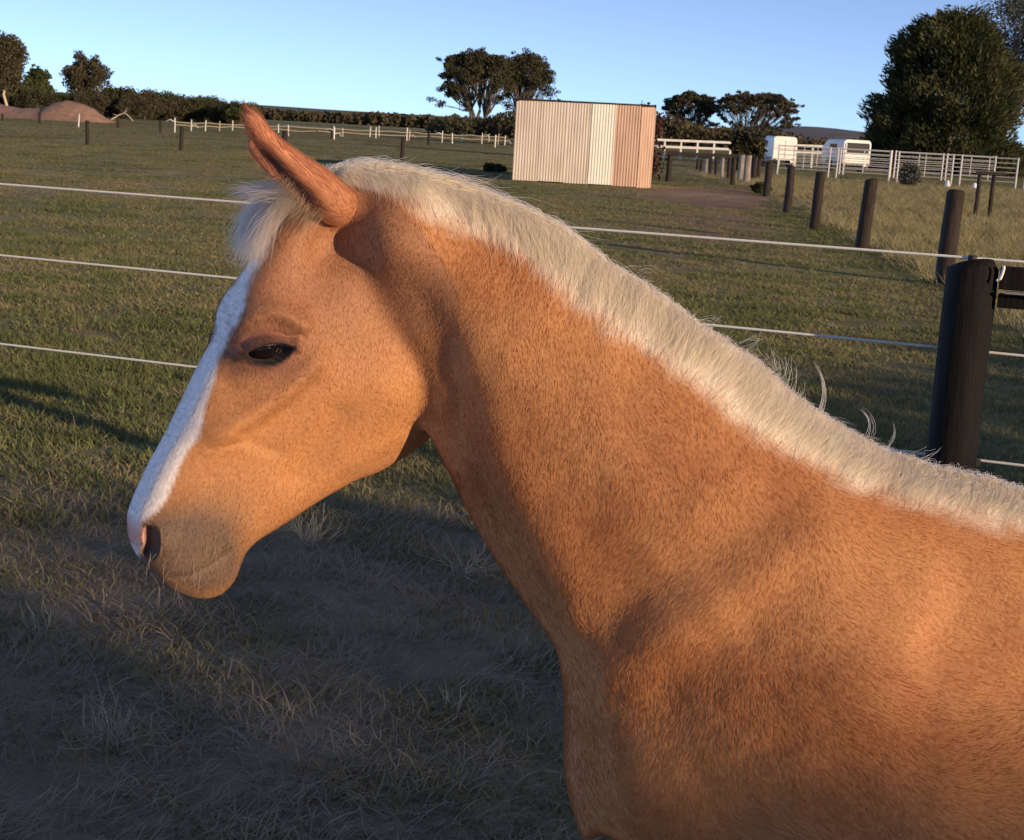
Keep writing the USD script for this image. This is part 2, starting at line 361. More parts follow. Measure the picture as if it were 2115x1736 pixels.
# a coarse box in world axes
gx, gy, gz = [np.arange(lo3[k], hi3[k], h3) for k in range(3)]
vol = np.full((len(gx), len(gy), len(gz)), .05, np.float32)
YY, ZZ = np.meshgrid(gy, gz, indexing='ij')
for i in range(0, len(gx), 8):
    X = gx[i:i+8]; P = np.stack(np.broadcast_arrays(X[:, None, None], YY[None], ZZ[None]), -1)
    ub, zb, nb = BODY.local(P); m = (np.abs(nb) < .30)
    vol[i:i+8][m] = foal_dist(P[m], False)
V, F = surface_nets(vol, lo3, h3)
V = project(V, 2)
tm = trimesh.Trimesh(V, F, process=False)
comp = trimesh.graph.connected_components(tm.edges, nodes=np.arange(len(V)))
big = max(comp, key=len); keep = np.zeros(len(V), bool); keep[big] = True
tm.update_faces(keep[tm.faces].all(1)); tm.remove_unreferenced_vertices()
V, F = np.array(tm.vertices), np.array(tm.faces)
def refine(V, F, mask):
    V2, F2 = trimesh.remesh.subdivide(V, F, face_index=np.nonzero(mask)[0]); return np.array(V2), np.array(F2)
# finer triangles where the picture looks closely: head first, then eye, nostril and mouth
def head_mask(V, F):
    c = V[F].mean(1); u, z, n = HEAD.local(c); return (head.look(head.sd, u, z, 1) > -.01) & (n > -.03)
V, F = refine(V, F, head_mask(V, F)); V = project(V, 1)
def eye_mask(V, F):
    c = V[F].mean(1); u, z, n = HEAD.local(c); e = HEAD.px((310, 1128), .04); m = HEAD.px((410, 1180), .04)
    return (n > 0) & ((np.hypot(u - EYE_C[0], z - EYE_C[1]) < .042) | (np.hypot(u - e[0], z - e[1]) < .022) | (np.hypot(u - m[0], z - m[1]) < .035))
for _ in range(2):
    V, F = refine(V, F, eye_mask(V, F)); V = project(V, 1)
V = project(V, 1)
NRM = unit(grad(V))
def on_body(pts): return on_flank(body, BODY, pts)

# the other way round: ears, lofted tubes with a furrow down their front
def ear_mesh(mirror=1, lean=0.0):
    front = np.array([(504,215),(505,235),(508,257),(521,290),(541,322),(563,354),(587,386),(610,412),(634,438),(664,452),(706,460)], float)
    rear = np.array([(506,213),(522,228),(540,243),(565,273),(598,301),(631,323),(662,343),(694,366),(726,392),(742,408),(748,432)], float)
    nn = np.linspace(.075, .040, len(front)); nn[:3] = [.070, .072, .074]; nn[-3:] = [.044, .030, .004]
    A = np.array([HEAD.world(*HEAD.px(p, n), n) for p, n in zip(front, nn)]); Bq = np.array([HEAD.world(*HEAD.px(p, n), n) for p, n in zip(rear, nn)])
    from scipy.interpolate import CubicSpline
    t = np.arange(len(A)); ts = np.linspace(0, len(A) - 1, 46); A = CubicSpline(t, A)(ts); Bq = CubicSpline(t, Bq)(ts)
    C = .5 * (A + Bq); w = np.linalg.norm(Bq - A, axis=1); b = unit(Bq - A); ax = unit(np.gradient(C, axis=0)); nrm = unit(np.cross(ax, b))
    nrm *= np.sign(nrm @ HEAD.en)[:, None]
    ph = np.linspace(0, 2 * np.pi, 41)[:-1]; rows = []; ins = []
    s_ = np.linspace(0, 1, len(C))
    for i in range(len(C)):
        g = np.exp(-.5 * (((ph - math.radians(180 - 30) + np.pi) % (2 * np.pi) - np.pi) / .44) ** 2)
        fur = g * .55 * smoothstep(s_[i], .18, .5) * (1 - smoothstep(s_[i], .66, .92))
        cx, cy = np.cos(ph) * .5 * w[i], np.sin(ph) * .40 * w[i]
        cx = cx + fur * .5 * w[i] * .55; cy = cy - fur * .62 * w[i] * .62
        rows.append(C[i] + cx[:, None] * b[i] + cy[:, None] * nrm[i]); ins.append(fur)
    Vv = np.vstack(rows); N = 40; ins = np.concatenate(ins)
    if mirror < 0:
        u, z, n = HEAD.local(Vv); Vv = HEAD.world(u + lean, z - lean * .6, -n)
    Ff = []
    for i in range(len(C) - 1):
        j = np.arange(N); a = i * N + j; c = i * N + (j + 1) % N; Ff += [np.stack([a, c, c + N], 1), np.stack([a, c + N, a + N], 1)]
    Ff = np.vstack(Ff)
    if mirror > 0: pass
    m = trimesh.Trimesh(Vv, Ff, process=False)
    if m.volume < 0: m.invert()
    return np.array(m.vertices), np.array(m.faces), np.array(m.vertex_normals), ins

# coat colours (albedo) of points of the foal, from their place on the animal
BLAZE = on_head([(570,470),(556,496),(540,527),(528,558),(518,587),(508,615),(497,643),(486,670),(474,693),(463,716),(456,738),(449,760),(442,785),(435,808),(430,832),(424,862),(407,908),(384,940),(372,967),(363,992),(351,1017),(330,1051),(312,1066),(296,1076),(294,1090),(290,1120),(284,1150),(262,1172),(230,1180)])
PINKLINE = on_head([(240, 1080), (290, 1082), (320, 1088)])
MANELINE = on_body([(690,378),(748,396),(796,407),(843,420),(891,444),(938,467),(990,482),(1050,510),(1100,540),(1160,590),(1210,632),(1270,677),(1350,732),(1450,803),(1560,890),(1640,940),(1700,970),(1800,1015),(1900,1040),(2000,1062),(2115,1100),(2200,1130)])
GOLD, RED, PALE = np.array([.540, .246, .098]), np.array([.425, .170, .064]), np.array([.56, .275, .12])
MANE_C, WHITE = np.array([.84, .74, .60]), np.array([.84, .77, .75])
_ec = on_head((557, 727)); _mz = on_head([(400, 1160), (330, 1120), (450, 1080), (470, 1180), (306, 1128), (285, 1110)])
NOSTRIL = on_head([(312, 1096), (313, 1120), (305, 1146)])
def above(line, u, z):
    d, sd = seg_dist(u, z, line); return np.where(sd > 0, d, -d)
def coat_color(P):
    ub, zb, nb = BODY.local(P); uh, zh, nh = HEAD.local(P)
    f1 = fbm(P * 9.0, 3, 11); f2 = fbm(P * np.array([30., 30, 30]), 3, 12); f3 = fbm(P * 80, 2, 13)
    f0 = fbm(P * 5.0, 2, 19); w = np.clip((f1 - .5) * 2.6 + .55 + (f0 - .5) * 2.2 + (f2 - .5) * .8, 0, 1)[:, None]
    c = GOLD * w + RED * (1 - w)
    # paler on the point of the shoulder and low on the chest, redder on top of the neck
    low = smoothstep(-zb, -.86, -.70)[:, None] * .55; c = c * (1 - low) + PALE * low
    isb = np.ones(len(P), bool)
    hd = head.look(head.sd, uh, zh, 1); onhead = smoothstep(hd, -.007, -.001) * (np.abs(nh) < .14)
    # pale hair of the mane's bed
    am = above(MANELINE, ub, zb) + (f2 - .5) * .020 + (f3 - .5) * .012
    k = (smoothstep(am, -.014, .016) * (1 - onhead * .999))[:, None]
    c = c * (1 - k) + MANE_C * k
    # head
    h = np.tile(GOLD, (len(P), 1)) * (.80 + .30 * f1[:, None]) * (.92 + .16 * f2[:, None]); rr = smoothstep(zh, -.05 + _ec[1], _ec[1] + .07)[:, None] * .95; h = h * (1 - rr) + (RED * np.array([.84, .98, 1.35])) * rr
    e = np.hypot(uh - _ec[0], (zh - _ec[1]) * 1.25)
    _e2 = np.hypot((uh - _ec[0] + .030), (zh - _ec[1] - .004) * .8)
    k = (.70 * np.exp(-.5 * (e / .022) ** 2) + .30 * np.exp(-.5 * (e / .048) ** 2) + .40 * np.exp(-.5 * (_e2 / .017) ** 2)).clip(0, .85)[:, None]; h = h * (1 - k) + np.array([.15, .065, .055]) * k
    mz = sum(a * np.exp(-.5 * (((uh - q[0]) ** 2 + (zh - q[1]) ** 2) / s ** 2)) for q, a, s in ((_mz[0], .95, .040), (_mz[1], .7, .024), (_mz[2], .35, .026), (_mz[3], .35, .02)))
    k = np.clip(mz * (.75 + .5 * f2), 0, .88)[:, None]; h = h * (1 - k) + np.array([.115, .085, .068]) * k
    bl = above(BLAZE, uh, zh); bl = -bl + (f3 - .5) * .003 + (f2 - .5) * .004
    k = smoothstep(bl, -.0015, .0022)[:, None] * (zh < _ec[1] + .145)[:, None]; h = h * (1 - k) + WHITE * k
    k2 = np.exp(-.5 * (((uh - _mz[5][0] + .004) / .014) ** 2 + ((zh - _mz[5][1]) / .013) ** 2) ** 1.6)[:, None]; h = h * (1 - k2) + np.array([.72, .40, .34]) * k2
    _dn, _ = seg_dist(uh, zh, NOSTRIL); ns = (1 - smoothstep(_dn, .0036, .0070))[:, None]; h = h * (1 - .9 * ns) + np.array([.05, .04, .04]) * .9 * ns
    al = almond(uh, zh); k = ((1 - smoothstep(al, .0015, .0060)) * (np.abs(nh) > .03))[:, None]; h = h * (1 - k) + np.array([.022, .015, .016]) * k
    o = onhead[:, None]; c = c * (1 - o) + h * o
    return np.clip(c, .01, .9)

coat_m = mat('coat', {
    'a': ('attribute', dict(attribute='tint')), 'g': ('geometry', {}),
    'n': ('noise_texture', dict(scale=260.0, detail=3.0, roughness=.6)), 'r': ('map_range', dict(from_min=.25, from_max=.75, to_min=.78, to_max=1.15)),
    'm': ('vector_math', dict(math_type='scale')),
    'bp': ('bump', dict(strength=.35, distance=.002)),
    'p': ('principled_bsdf', dict(roughness=.62, specular_ior_level=.25, sheen_weight=.12, sheen_roughness=.4, sheen_tint=(1., .85, .7)))},
    [('g.position', 'n.vector'), ('n.fac', 'r.value'), ('a.color', 'm.vector1'), ('r.result', 'm.scale'), ('m.vector', 'p.base_color'), ('n.fac', 'bp.height'), ('bp.normal', 'p.normal')])
def strand_mat(name, tr):
    return mat(name, {'a': ('attribute', dict(attribute='tint')), 'p': ('principled_bsdf', dict(roughness=.5, specular_ior_level=.25)), 't': ('translucent_bsdf', {}), 'x': ('mix_closure', dict(fac=tr))}, [('a.color', 'p.base_color'), ('a.color', 't.color'), ('p.BSDF', 'x.closure1'), ('t.BSDF', 'x.closure2')], surface='x.closure')
hair_m, mane_m = strand_mat('coat_hair', .45), mat('mane_hair', {'a': ('attribute', dict(attribute='tint')), 'h': ('principled_hair_bsdf', dict(model='Chiang', parametrization='Direct coloring', roughness=.35, radial_roughness=.5, ior=1.45, random_roughness=.15)), 'p': ('principled_bsdf', dict(roughness=.45, specular_ior_level=.3)), 'x': ('mix_closure', dict(fac=.35))}, [('a.color', 'h.color'), ('a.color', 'p.base_color'), ('h.BSDF', 'x.closure1'), ('p.BSDF', 'x.closure2')], surface='x.closure')
foal = thing('foal', 'palomino foal with white blaze, cream mane and bowed head in front of the fence', 'foal', (0, 0, 0))
E1, E2 = ear_mesh(1), ear_mesh(-1, .05)
AV, AF, AN = [V], [F], [NRM]; TINT = [coat_color(V)]
for Ev, Ef, En, ins in (E1, E2):
    AF.append(Ef + sum(map(len, AV))); AV.append(Ev); AN.append(En)
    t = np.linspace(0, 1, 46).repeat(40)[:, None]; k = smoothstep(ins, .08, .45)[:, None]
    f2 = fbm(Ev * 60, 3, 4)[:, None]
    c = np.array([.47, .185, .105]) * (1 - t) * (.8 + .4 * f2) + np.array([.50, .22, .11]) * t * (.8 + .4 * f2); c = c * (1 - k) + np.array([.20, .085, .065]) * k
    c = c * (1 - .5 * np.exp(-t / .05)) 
    TINT.append(c)
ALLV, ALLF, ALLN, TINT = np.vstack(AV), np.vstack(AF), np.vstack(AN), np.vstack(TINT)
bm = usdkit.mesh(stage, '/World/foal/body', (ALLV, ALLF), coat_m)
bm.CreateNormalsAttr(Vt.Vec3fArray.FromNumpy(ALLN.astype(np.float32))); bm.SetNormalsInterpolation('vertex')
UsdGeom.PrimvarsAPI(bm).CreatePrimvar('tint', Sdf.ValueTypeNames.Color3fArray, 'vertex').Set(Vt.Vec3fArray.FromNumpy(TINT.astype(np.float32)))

# eyes: dark wet balls set between the lids
eye_m = mat('eyeball', {'p': ('principled_bsdf', dict(base_color=(.006, .004, .004), roughness=.04, specular_ior_level=.3))})
eT = float(head.T(np.array([EYE_C[0]]), np.array([EYE_C[1]]))[0])
for sgn in (1, -1):
    c = HEAD.world(EYE_C[0], EYE_C[1], sgn * (eT + .0045 - .021))
    s = trimesh.creation.icosphere(4, .021); s.apply_scale([1.08, 1.0, .95]); s.apply_translation(c); obj('eye', s, eye_m, foal, smooth=True)

# ---- short coat hair
rng = np.random.default_rng(7)
def sample(V, F, N, weight):
    a = V[F[:, 0]]; e1 = V[F[:, 1]] - a; e2 = V[F[:, 2]] - a; ar = np.linalg.norm(np.cross(e1, e2), axis=1) * .5 * weight
    i = rng.choice(len(F), N, p=ar / ar.sum()); r1, r2 = np.sqrt(rng.random(N)), rng.random(N)
    w0, w1, w2 = 1 - r1, r1 * (1 - r2), r1 * r2
    return i, np.stack([w0, w1, w2], 1)
def flow(P, onh):
    """Which way the hair lies."""
    ub, zb, nb = BODY.local(P); q = np.stack([ub, zb], -1)
    c = to_px(P)
    keys = np.array([(480,600),(600,760),(450,950),(330,1120),(760,800),(640,420),(850,500),(1000,600),(1150,900),(1050,1100),(1250,1250),(1400,700),(1600,1000),(1450,1350),(1700,1300),(1300,1600),(1700,1650),(2000,1200),(2050,1600)], float)
    dirs = np.array([(-.25,1),(-.1,1),(-.5,1),(-.4,1),(.1,1),(.3,1),(.5,.8),(.5,.8),(.35,.9),(.25,1),(.55,.8),(.6,.8),(.8,.6),(.3,1),(.95,.3),(.1,1),(.6,.8),(1,.25),(1,.4)], float)
    w = 1 / (((c[:, None] - keys[None]) / 150) ** 2).sum(-1).clip(.02) ** 1.5
    d = (w @ unit(dirs)) / w.sum(1, keepdims=True)
    sw = (fbm(P * 7, 2, 31) - .5) * 2.4
    d = np.stack([d[:, 0] * np.cos(sw) - d[:, 1] * np.sin(sw), d[:, 0] * np.sin(sw) + d[:, 1] * np.cos(sw)], -1)
    return unit(d[:, :1] * BODY.eu[None] - d[:, 1:] * np.array([0, 0, 1.]))
fc = ALLV[ALLF].mean(1); fpx = to_px(fc); fn = np.cross(ALLV[ALLF[:, 1]] - ALLV[ALLF[:, 0]], ALLV[ALLF[:, 2]] - ALLV[ALLF[:, 0]]); fn = unit(fn)
facing = (fn * unit(EYE - fc)).sum(1)
wgt = np.where((facing > -.35) & (fpx[:, 0] < 2350) & (fpx[:, 1] < 1950), 1.0, .06) * np.where(np.abs(facing) < .3, 1.8, 1.0)
uh_, zh_, nh_ = HEAD.local(fc); eyez = (almond(uh_, zh_) < .004) & (np.abs(nh_) > .03) & (fc[:, 2] > .8); wgt[eyez] = 0
_dn, _ = seg_dist(uh_, zh_, NOSTRIL); wgt[(_dn < .006) & (fc[:, 2] > .8)] = 0
NH = 155000
fi, bw = sample(ALLV, ALLF, NH, wgt)
R = (ALLV[ALLF[fi]] * bw[..., None]).sum(1); RN = unit((ALLN[ALLF[fi]] * bw[..., None]).sum(1)); RC = (TINT[ALLF[fi]] * bw[..., None]).sum(1)
ear_f = fi >= len(F)
D = flow(R, None); D[ear_f] = unit(HEAD.world(*HEAD.px((505, 215), .07), .07) - R[ear_f])
D += rng.normal(0, .15, D.shape); D -= (D * RN).sum(1, keepdims=True) * RN; D = unit(D)
uh_, zh_, nh_ = HEAD.local(R); hs = head.look(head.sd, uh_, zh_, 1) > -.002
L = np.where(hs, .0044, .0066) * rng.uniform(.6, 1.4, NH); rpx = to_px(R); L *= np.where((rpx[:, 1] > 1380) & ~hs, 1.35, 1.0) * np.where(ear_f, 1.9, 1.0)
lift = rng.uniform(.05, .20, NH)[:, None]
p0 = R - RN * .0006; p1 = R + (D * .55 + RN * lift * .55) * L[:, None]; p2 = R + (D * 1.0 + RN * lift * .75) * L[:, None]
tone = rng.uniform(1.0, 1.14, NH)[:, None]; tone2 = rng.normal(0, .04, (NH, 1)) * np.array([[0, .6, 1.]])
HC = np.clip(RC * tone + tone2 * RC, .01, .92)
wd = np.tile(np.array([.00021, .00018, .00008]), NH)
curves('/World/foal/coat_hair', np.stack([p0, p1, p2], 1).reshape(-1, 3), np.full(NH, 3), wd, hair_m, HC).GetPrim().SetCustomDataByKey('kind', 'stuff')

rng = np.random.default_rng(17); WK = []
for px in [(rng.uniform(310, 470), rng.uniform(1120, 1215)) for _ in range(30)]:
    c = on_head(np.array(px)); n = float(head.T(np.array([c[0]]), np.array([c[1]]))[0]); p = HEAD.world(c[0], c[1], n); L = rng.uniform(.010, .026)
    d = unit(HEAD.en * rng.uniform(.3, 1) + np.array([rng.uniform(-.6, .1), 0, rng.uniform(-1, -.2)])); WK.append([p + d * L * t + np.array([0, 0, -.25 * L]) * t * t for t in (0, .35, .7, 1)])
# ---- mane: locks that rise from the crest and fall over the near side of the neck
crest = np.vstack([BODY.px([(668, 360)]), top[2:], BACK[:3]])
cl = np.concatenate([[0], np.cumsum(np.linalg.norm(np.diff(crest, axis=0), axis=1))])
crest_px = to_px(BODY.world(crest[:, 0], crest[:, 1], 0.0))
def strands(name, N, nlock, side, Lk, seed, fuzz=False):
    rng = np.random.default_rng(seed)
    lock_s = np.sort(rng.random(nlock)) * cl[-1]; lk = rng.integers(0, nlock, N)
    s = lock_s[lk] + rng.normal(0, .0085, N); s = np.clip(s, 0, cl[-1]); ls = lock_s[lk]
    def on(sv): return np.stack([np.interp(sv, cl, crest[:, 0]), np.interp(sv, cl, crest[:, 1])], -1)
    def xpx(sv): return np.interp(sv, cl, crest_px[:, 0])
    X = xpx(s)
    kx = [660, 760, 850, 1000, 1120, 1220, 1320, 1450, 1600, 1800, 2115, 2600]
    ang = np.radians(np.interp(X, kx, [18, 20, 27, 40, 58, 76, 90, 104, 120, 138, 150, 150]))      # in the picture, 0 = right, 90 = down
    ang = ang + rng.normal(0, .17, nlock)[lk] + rng.normal(0, .06, N)
    wid = np.interp(X, kx, [31, 37, 46, 58, 64, 70, 73, 74, 77, 54, 38, 28]) * .00052
    tang = np.radians(np.interp(X, kx, [-5, 5, 12, 24, 26, 33, 32, 35, 40, 30, 16, 12]))
    L = wid / np.clip(np.abs(np.sin(ang - tang)), .42, 1) * Lk * (rng.uniform(.35, 1.15, N) * rng.uniform(.75, 1.15, nlock)[lk])
    K = 7; t = np.linspace(0, 1, K)
    q0 = on(s); eps = 1e-3; tg = unit(on(np.minimum(s + eps, cl[-1])) - on(np.maximum(s - eps, 0))); nv = np.stack([-tg[:, 1], tg[:, 0]], -1); nv *= np.sign(nv[:, 1:])
    rdep = rng.uniform(-.004, .010, N)                                                                 # how far down from the crest it is rooted
    bend = rng.normal(0.10, .22, N); hump = rng.uniform(.004, .012, N); P = np.zeros((N, K, 3)); n0 = rng.uniform(-.012, .016, N); lift = rng.uniform(.001, .009, N)
    curl = rng.normal(0, .0012, (N, 2)); 
    for k, tt in enumerate(t):
        a = ang + bend * tt
        d = np.stack([np.cos(a), -np.sin(a)], -1)
        q = q0 - nv * rdep[:, None] + nv * (hump * 4 * tt * (1 - tt) * (1 - .6 * tt))[:, None] + d * (L * tt)[:, None]
        pull = (ls - s) * .40 * tt ** 1.2; q = q + tg * pull[:, None]
        q = q + curl * math.sin(tt * 7)
        sdv = body.look(body.sd, q[:, 0], q[:, 1], 1)
        Tn = np.where(sdv > 0, body.T(q[:, 0], q[:, 1]), 0)
        n = np.maximum(Tn + lift * math.sin(math.pi * min(1, tt * 1.1)) + .0022, 0) * smoothstep(tt, -.1, .25) + n0 * (1 - smoothstep(tt, 0, .3))
        n = np.maximum(n, Tn * .98 + .0008)
        P[:, k] = BODY.world(q[:, 0], q[:, 1], n * side)
    w = np.array([.00036, .00040, .00038, .00036, .00030, .00022, .00008]) * .95
    tone = np.clip(rng.normal(.97, .10, nlock)[lk] * rng.normal(1, .12, N) * np.where(rng.random(N) < .09, .5, 1), .3, 1.05)
    warm = rng.uniform(0, 1, N)[:, None]
    C = (np.array([.96, .83, .66]) * (1 - warm) + np.array([.94, .73, .51]) * warm) * tone[:, None]
    return P, np.tile(w, N), np.clip(C, .02, .9)
P1, W1, C1 = strands('mane', 13000, 420, 1, 1.0, 3); P2, W2, C2 = strands('mane', 3500, 150, -1, .9, 4)
allp = [(P1, W1, C1), (P2, W2, C2)]
# short hairs standing off the crest
def fuzz(N, seed):
    rng = np.random.default_rng(seed);  s = rng.random(N) * cl[-1] * .98
    lo = np.interp(s, cl, crest_px[:, 0]); clump = fbm(np.stack([s * 22, s * 0, s * 0], -1), 2, 9)
    q0 = np.stack([np.interp(s, cl, crest[:, 0]), np.interp(s, cl, crest[:, 1])], -1); e = 1e-3
    q1 = np.stack([np.interp(s + e, cl, crest[:, 0]), np.interp(s + e, cl, crest[:, 1])], -1); tg = unit(q1 - q0 + 1e-9); nv = np.stack([-tg[:, 1], tg[:, 0]], -1)
    big = smoothstep(lo, 1350, 1600); L = rng.uniform(.008, .020, N) * (.55 + .7 * clump) * (.65 + .55 * big); a = rng.uniform(.75 - .4 * big, 1.5, N); K = 5; P = np.zeros((N, K, 3)); n0 = rng.normal(0, .010, N); side = rng.normal(0, .4, N)
    for k, tt in enumerate(np.linspace(0, 1, K)):
        aa = a + tt * .6; d = tg * np.sin(aa)[:, None] + nv * np.cos(aa)[:, None]
        q = q0 + d * (L * tt)[:, None] - nv * .003
        P[:, k] = BODY.world(q[:, 0], q[:, 1], n0 + side * L * tt ** 2)
    C = np.array([.76, .66, .54]) * rng.uniform(.7, 1.1, (N, 1))
    return P, np.tile([.0002, .0002, .00017, .00013, .00005], N), C
allp.append(fuzz(6500, 8))
# single wisps that stick out of the mane
rng = np.random.default_rng(12); WP, WC = [], []
for path, cnt, sp in (([(1690,858),(1701,830),(1703,800),(1695,770),(1678,744)], 12, 3.5), ([(1795,905),(1802,885),(1798,865),(1785,850),(1775,842)], 9, 5), ([(1830,925),(1845,905),(1849,890),(1846,872)], 5, 4), ([(1570,745),(1588,765),(1604,760),(1600,735),(1575,700)], 14, 16), ([(1600,800),(1625,790),(1632,760),(1615,725)], 16, 18), ([(1530,720),(1560,705),(1580,690)], 10, 14), ([(1900,945),(1925,935),(1945,920)], 7, 10), ([(1640,830),(1655,815),(1660,790)], 9, 12), ([(1440,672),(1470,660),(1500,668)], 9, 14), ([(1300,570),(1330,556),(1360,575)], 8, 14)):
    path = np.array(path, float); tt = np.linspace(0, 1, 8); pp = np.stack([np.interp(tt, np.linspace(0, 1, len(path)), path[:, k]) for k in (0, 1)], -1)
    pp = ndimage.gaussian_filter1d(pp, .8, axis=0, mode='nearest')
    for _ in range(cnt):
        j = rng.normal(0, sp, 2); j2 = rng.normal(0, sp * .5, 2); n = rng.uniform(-.015, .03); q = pp + j * (1 - .75 * tt[:, None]) + j2 * tt[:, None]
        q = q[: rng.integers(5, 9)]
        if len(q) < 8: q = np.vstack([q, np.repeat(q[-1:] + (q[-1:] - q[-2:-1]) * .3, 8 - len(q), 0)])
        uz = BODY.px(q, n); WP.append(BODY.world(uz[:, 0], uz[:, 1], n)); WC.append(np.array([.80, .75, .58]) * rng.uniform(.75, 1.1))
allp.append((np.array(WP), np.tile([.0003, .0003, .0003, .0003, .00026, .0002, .00016, .00006], len(WP)), np.array(WC)))
def joined(path, groups, m=None):
    pts = np.vstack([g[0].reshape(-1, 3) for g in groups]); cnt = np.concatenate([np.full(len(g[0]), g[0].shape[1]) for g in groups])
    return curves(path, pts, cnt, np.concatenate([g[1] for g in groups]), m or mane_m, np.vstack([g[2] for g in groups]))
joined('/World/foal/mane', allp)
# forelock: fine pale hair from the poll down the forehead
rng = np.random.default_rng(21); N = 2000
p0 = np.array([640, 392]) + rng.normal(0, 1, (N, 2)) * [16, 14]; nn = rng.uniform(-.04, .035, N)
e = rng.random(N); p1 = np.array([575, 398]) + rng.normal(0, 1, (N, 2)) * [16, 16]; p2 = np.array([528, 440]) + rng.normal(0, 1, (N, 2)) * [16, 16]; p3 = np.array([512, 520]) + rng.normal(0, 1, (N, 2)) * [14, 26]
m = rng.random(N) < .18; p3[m] = np.array([495, 405]) + rng.normal(0, 1, (m.sum(), 2)) * [14, 14]; p2[m] = np.array([535, 395]) + rng.normal(0, 1, (m.sum(), 2)) * [14, 12]
m = rng.random(N) < .35; p3[m] += (np.array([548, 470]) - p3[m]) * .8; p2[m] += (np.array([570, 420]) - p2[m]) * .7
tt = np.linspace(0, 1, 8)[None, :, None]
q = (1 - tt) ** 3 * p0[:, None] + 3 * (1 - tt) ** 2 * tt * p1[:, None] + 3 * (1 - tt) * tt ** 2 * p2[:, None] + tt ** 3 * p3[:, None]
n8 = np.repeat(nn[:, None], 8, 1) + rng.normal(0, .012, (N, 1)) * tt[..., 0]
uz = np.stack([HEAD.px(q[:, k], 0.0) for k in range(8)], 1)
FP = HEAD.world(uz[..., 0], uz[..., 1], n8)
joined('/World/foal/forelock', [(FP, np.tile([.0003, .0003, .0003, .00028, .00026, .00022, .00016, .00006], N), np.array([.62, .51, .41]) * rng.uniform(.75, 1.15, (N, 1)))])
# soft pale hair inside the ear
rng = np.random.default_rng(23); IH = []
for _ in range(420):
    t = rng.uniform(0, 1); p = np.array([[575, 355], [598, 392], [622, 425], [650, 446]]); q = np.array([np.interp(t, [0, .33, .66, 1], p[:, k]) for k in (0, 1)]) + rng.normal(0, 10, 2) + [16, -2]
    d = np.array([-rng.uniform(.2, 1), rng.uniform(.2, 1.0)]); L = rng.uniform(14, 62); n0 = rng.uniform(.028, .062); pts = []
    for k in np.linspace(0, 1, 5): uz = HEAD.px(q + d * L * k + [0, 10 * k * k], n0 + .008 * k); pts.append(HEAD.world(uz[0], uz[1], n0 + .008 * k))
    IH.append(pts)
joined('/World/foal/ear_hair', [(np.array(IH), np.tile([.00022, .0002, .00018, .00014, .00006], len(IH)), np.array([.52, .40, .28]) * rng.uniform(.7, 1.1, (len(IH), 1)))], hair_m)
# eyelashes
rng = np.random.default_rng(5); LP = []
for _ in range(46):
    a = rng.uniform(-.018, .016); b = .0085 * (1 - (a / .0235) ** 2) ** .8 + .001; ca, sa = math.cos(EYE_ANG), math.sin(EYE_ANG)
    u, z = EYE_C[0] + a * ca - b * sa, EYE_C[1] + a * sa + b * ca; L = rng.uniform(.007, .014); dr = rng.uniform(-.5, .3)
    LP.append([HEAD.world(u + dr * L * t * .6, z - L * .25 * t + L * .1 * t * t, eT + .001 + L * .9 * t) for t in (0, .35, .7, 1)])
joined('/World/foal/eyelashes', [(np.array(LP), np.tile([.0004, .00035, .00025, .0001], len(LP)), np.tile([.03, .02, .02], (len(LP), 1)))], hair_m)
joined('/World/foal/whiskers', [(np.array(WK), np.tile([.0003, .00026, .0002, .00008], len(WK)), np.tile([.62, .50, .36], (len(WK), 1)))], hair_m)
# tail and hooves, out of the picture to the right
rng = np.random.default_rng(6); N = 900; TP = np.zeros((N, 7, 3)); uu, zz = u1 + .765, z1 - .13
for k, t in enumerate(np.linspace(0, 1, 7)):
    TP[:, k] = BODY.world(uu + .03 + .07 * math.sin(t * 2.2) + rng.normal(0, .02 + .03 * t, N), zz - (.02 + .50 * t * rng.uniform(.7, 1, N)), rng.normal(0, .02 + .02 * t, N))
joined('/World/foal/tail', [(TP, np.tile([.0008] * 6 + [.0002], N), np.array([.78, .72, .62]) * rng.uniform(.7, 1.1, (N, 1)))])
hoof_m = mat('hoof', {'p': ('principled_bsdf', dict(base_color=(.10, .075, .055), roughness=.5))})
for leg in (LEG_FRONT, LEG_HIND):
    for s in (1, -1):
        A = np.array(leg[-1]); c = BODY.world(A[0] - .012, 0, A[2] * s)
        m = trimesh.creation.cone(radius=.052, height=.14, sections=20); m = m.slice_plane([0, 0, .05], [0, 0, -1], cap=False); m.apply_translation(c); obj('hoof', m, hoof_m, foal, smooth=40)
# ------------------------------------------------------------------ ground
def ground_z(x, y):
    x, y = np.asarray(x, float), np.asarray(y, float)
    far = smoothstep(y, 3, 12)
    return .05 * (fbm(np.stack([x * .35, y * .35, x * 0], -1), 3, 41) - .5) + .16 * far * (fbm(np.stack([x * .05, y * .05, x * 0], -1), 2, 42) - .5) * smoothstep(y, 8, 30)
gx_ = np.unique(np.concatenate([-np.geomspace(14, 1500, 40), np.linspace(-14, 14, 150), np.geomspace(14, 1500, 40)]))
gy_ = np.unique(np.concatenate([np.linspace(-60, 1.4, 24), np.linspace(1.5, 14, 90), np.geomspace(14, 3000, 90)]))
GX, GY = np.meshgrid(gx_, gy_, indexing='ij'); GZ = ground_z(GX, GY)
gv = np.stack([GX, GY, GZ], -1).reshape(-1, 3); I, J = np.meshgrid(np.arange(len(gx_) - 1), np.arange(len(gy_) - 1), indexing='ij'); b_ = (I * len(gy_) + J).ravel()
gf = np.stack([b_, b_ + len(gy_), b_ + len(gy_) + 1, b_ + 1], 1)
STRAW, OLIVE, GREEN, EARTH, DRY = np.array([.43, .325, .225]), np.array([.275, .25, .105]), np.array([.16, .185, .065]), np.array([.30, .19, .13]), np.array([.50, .37, .25])
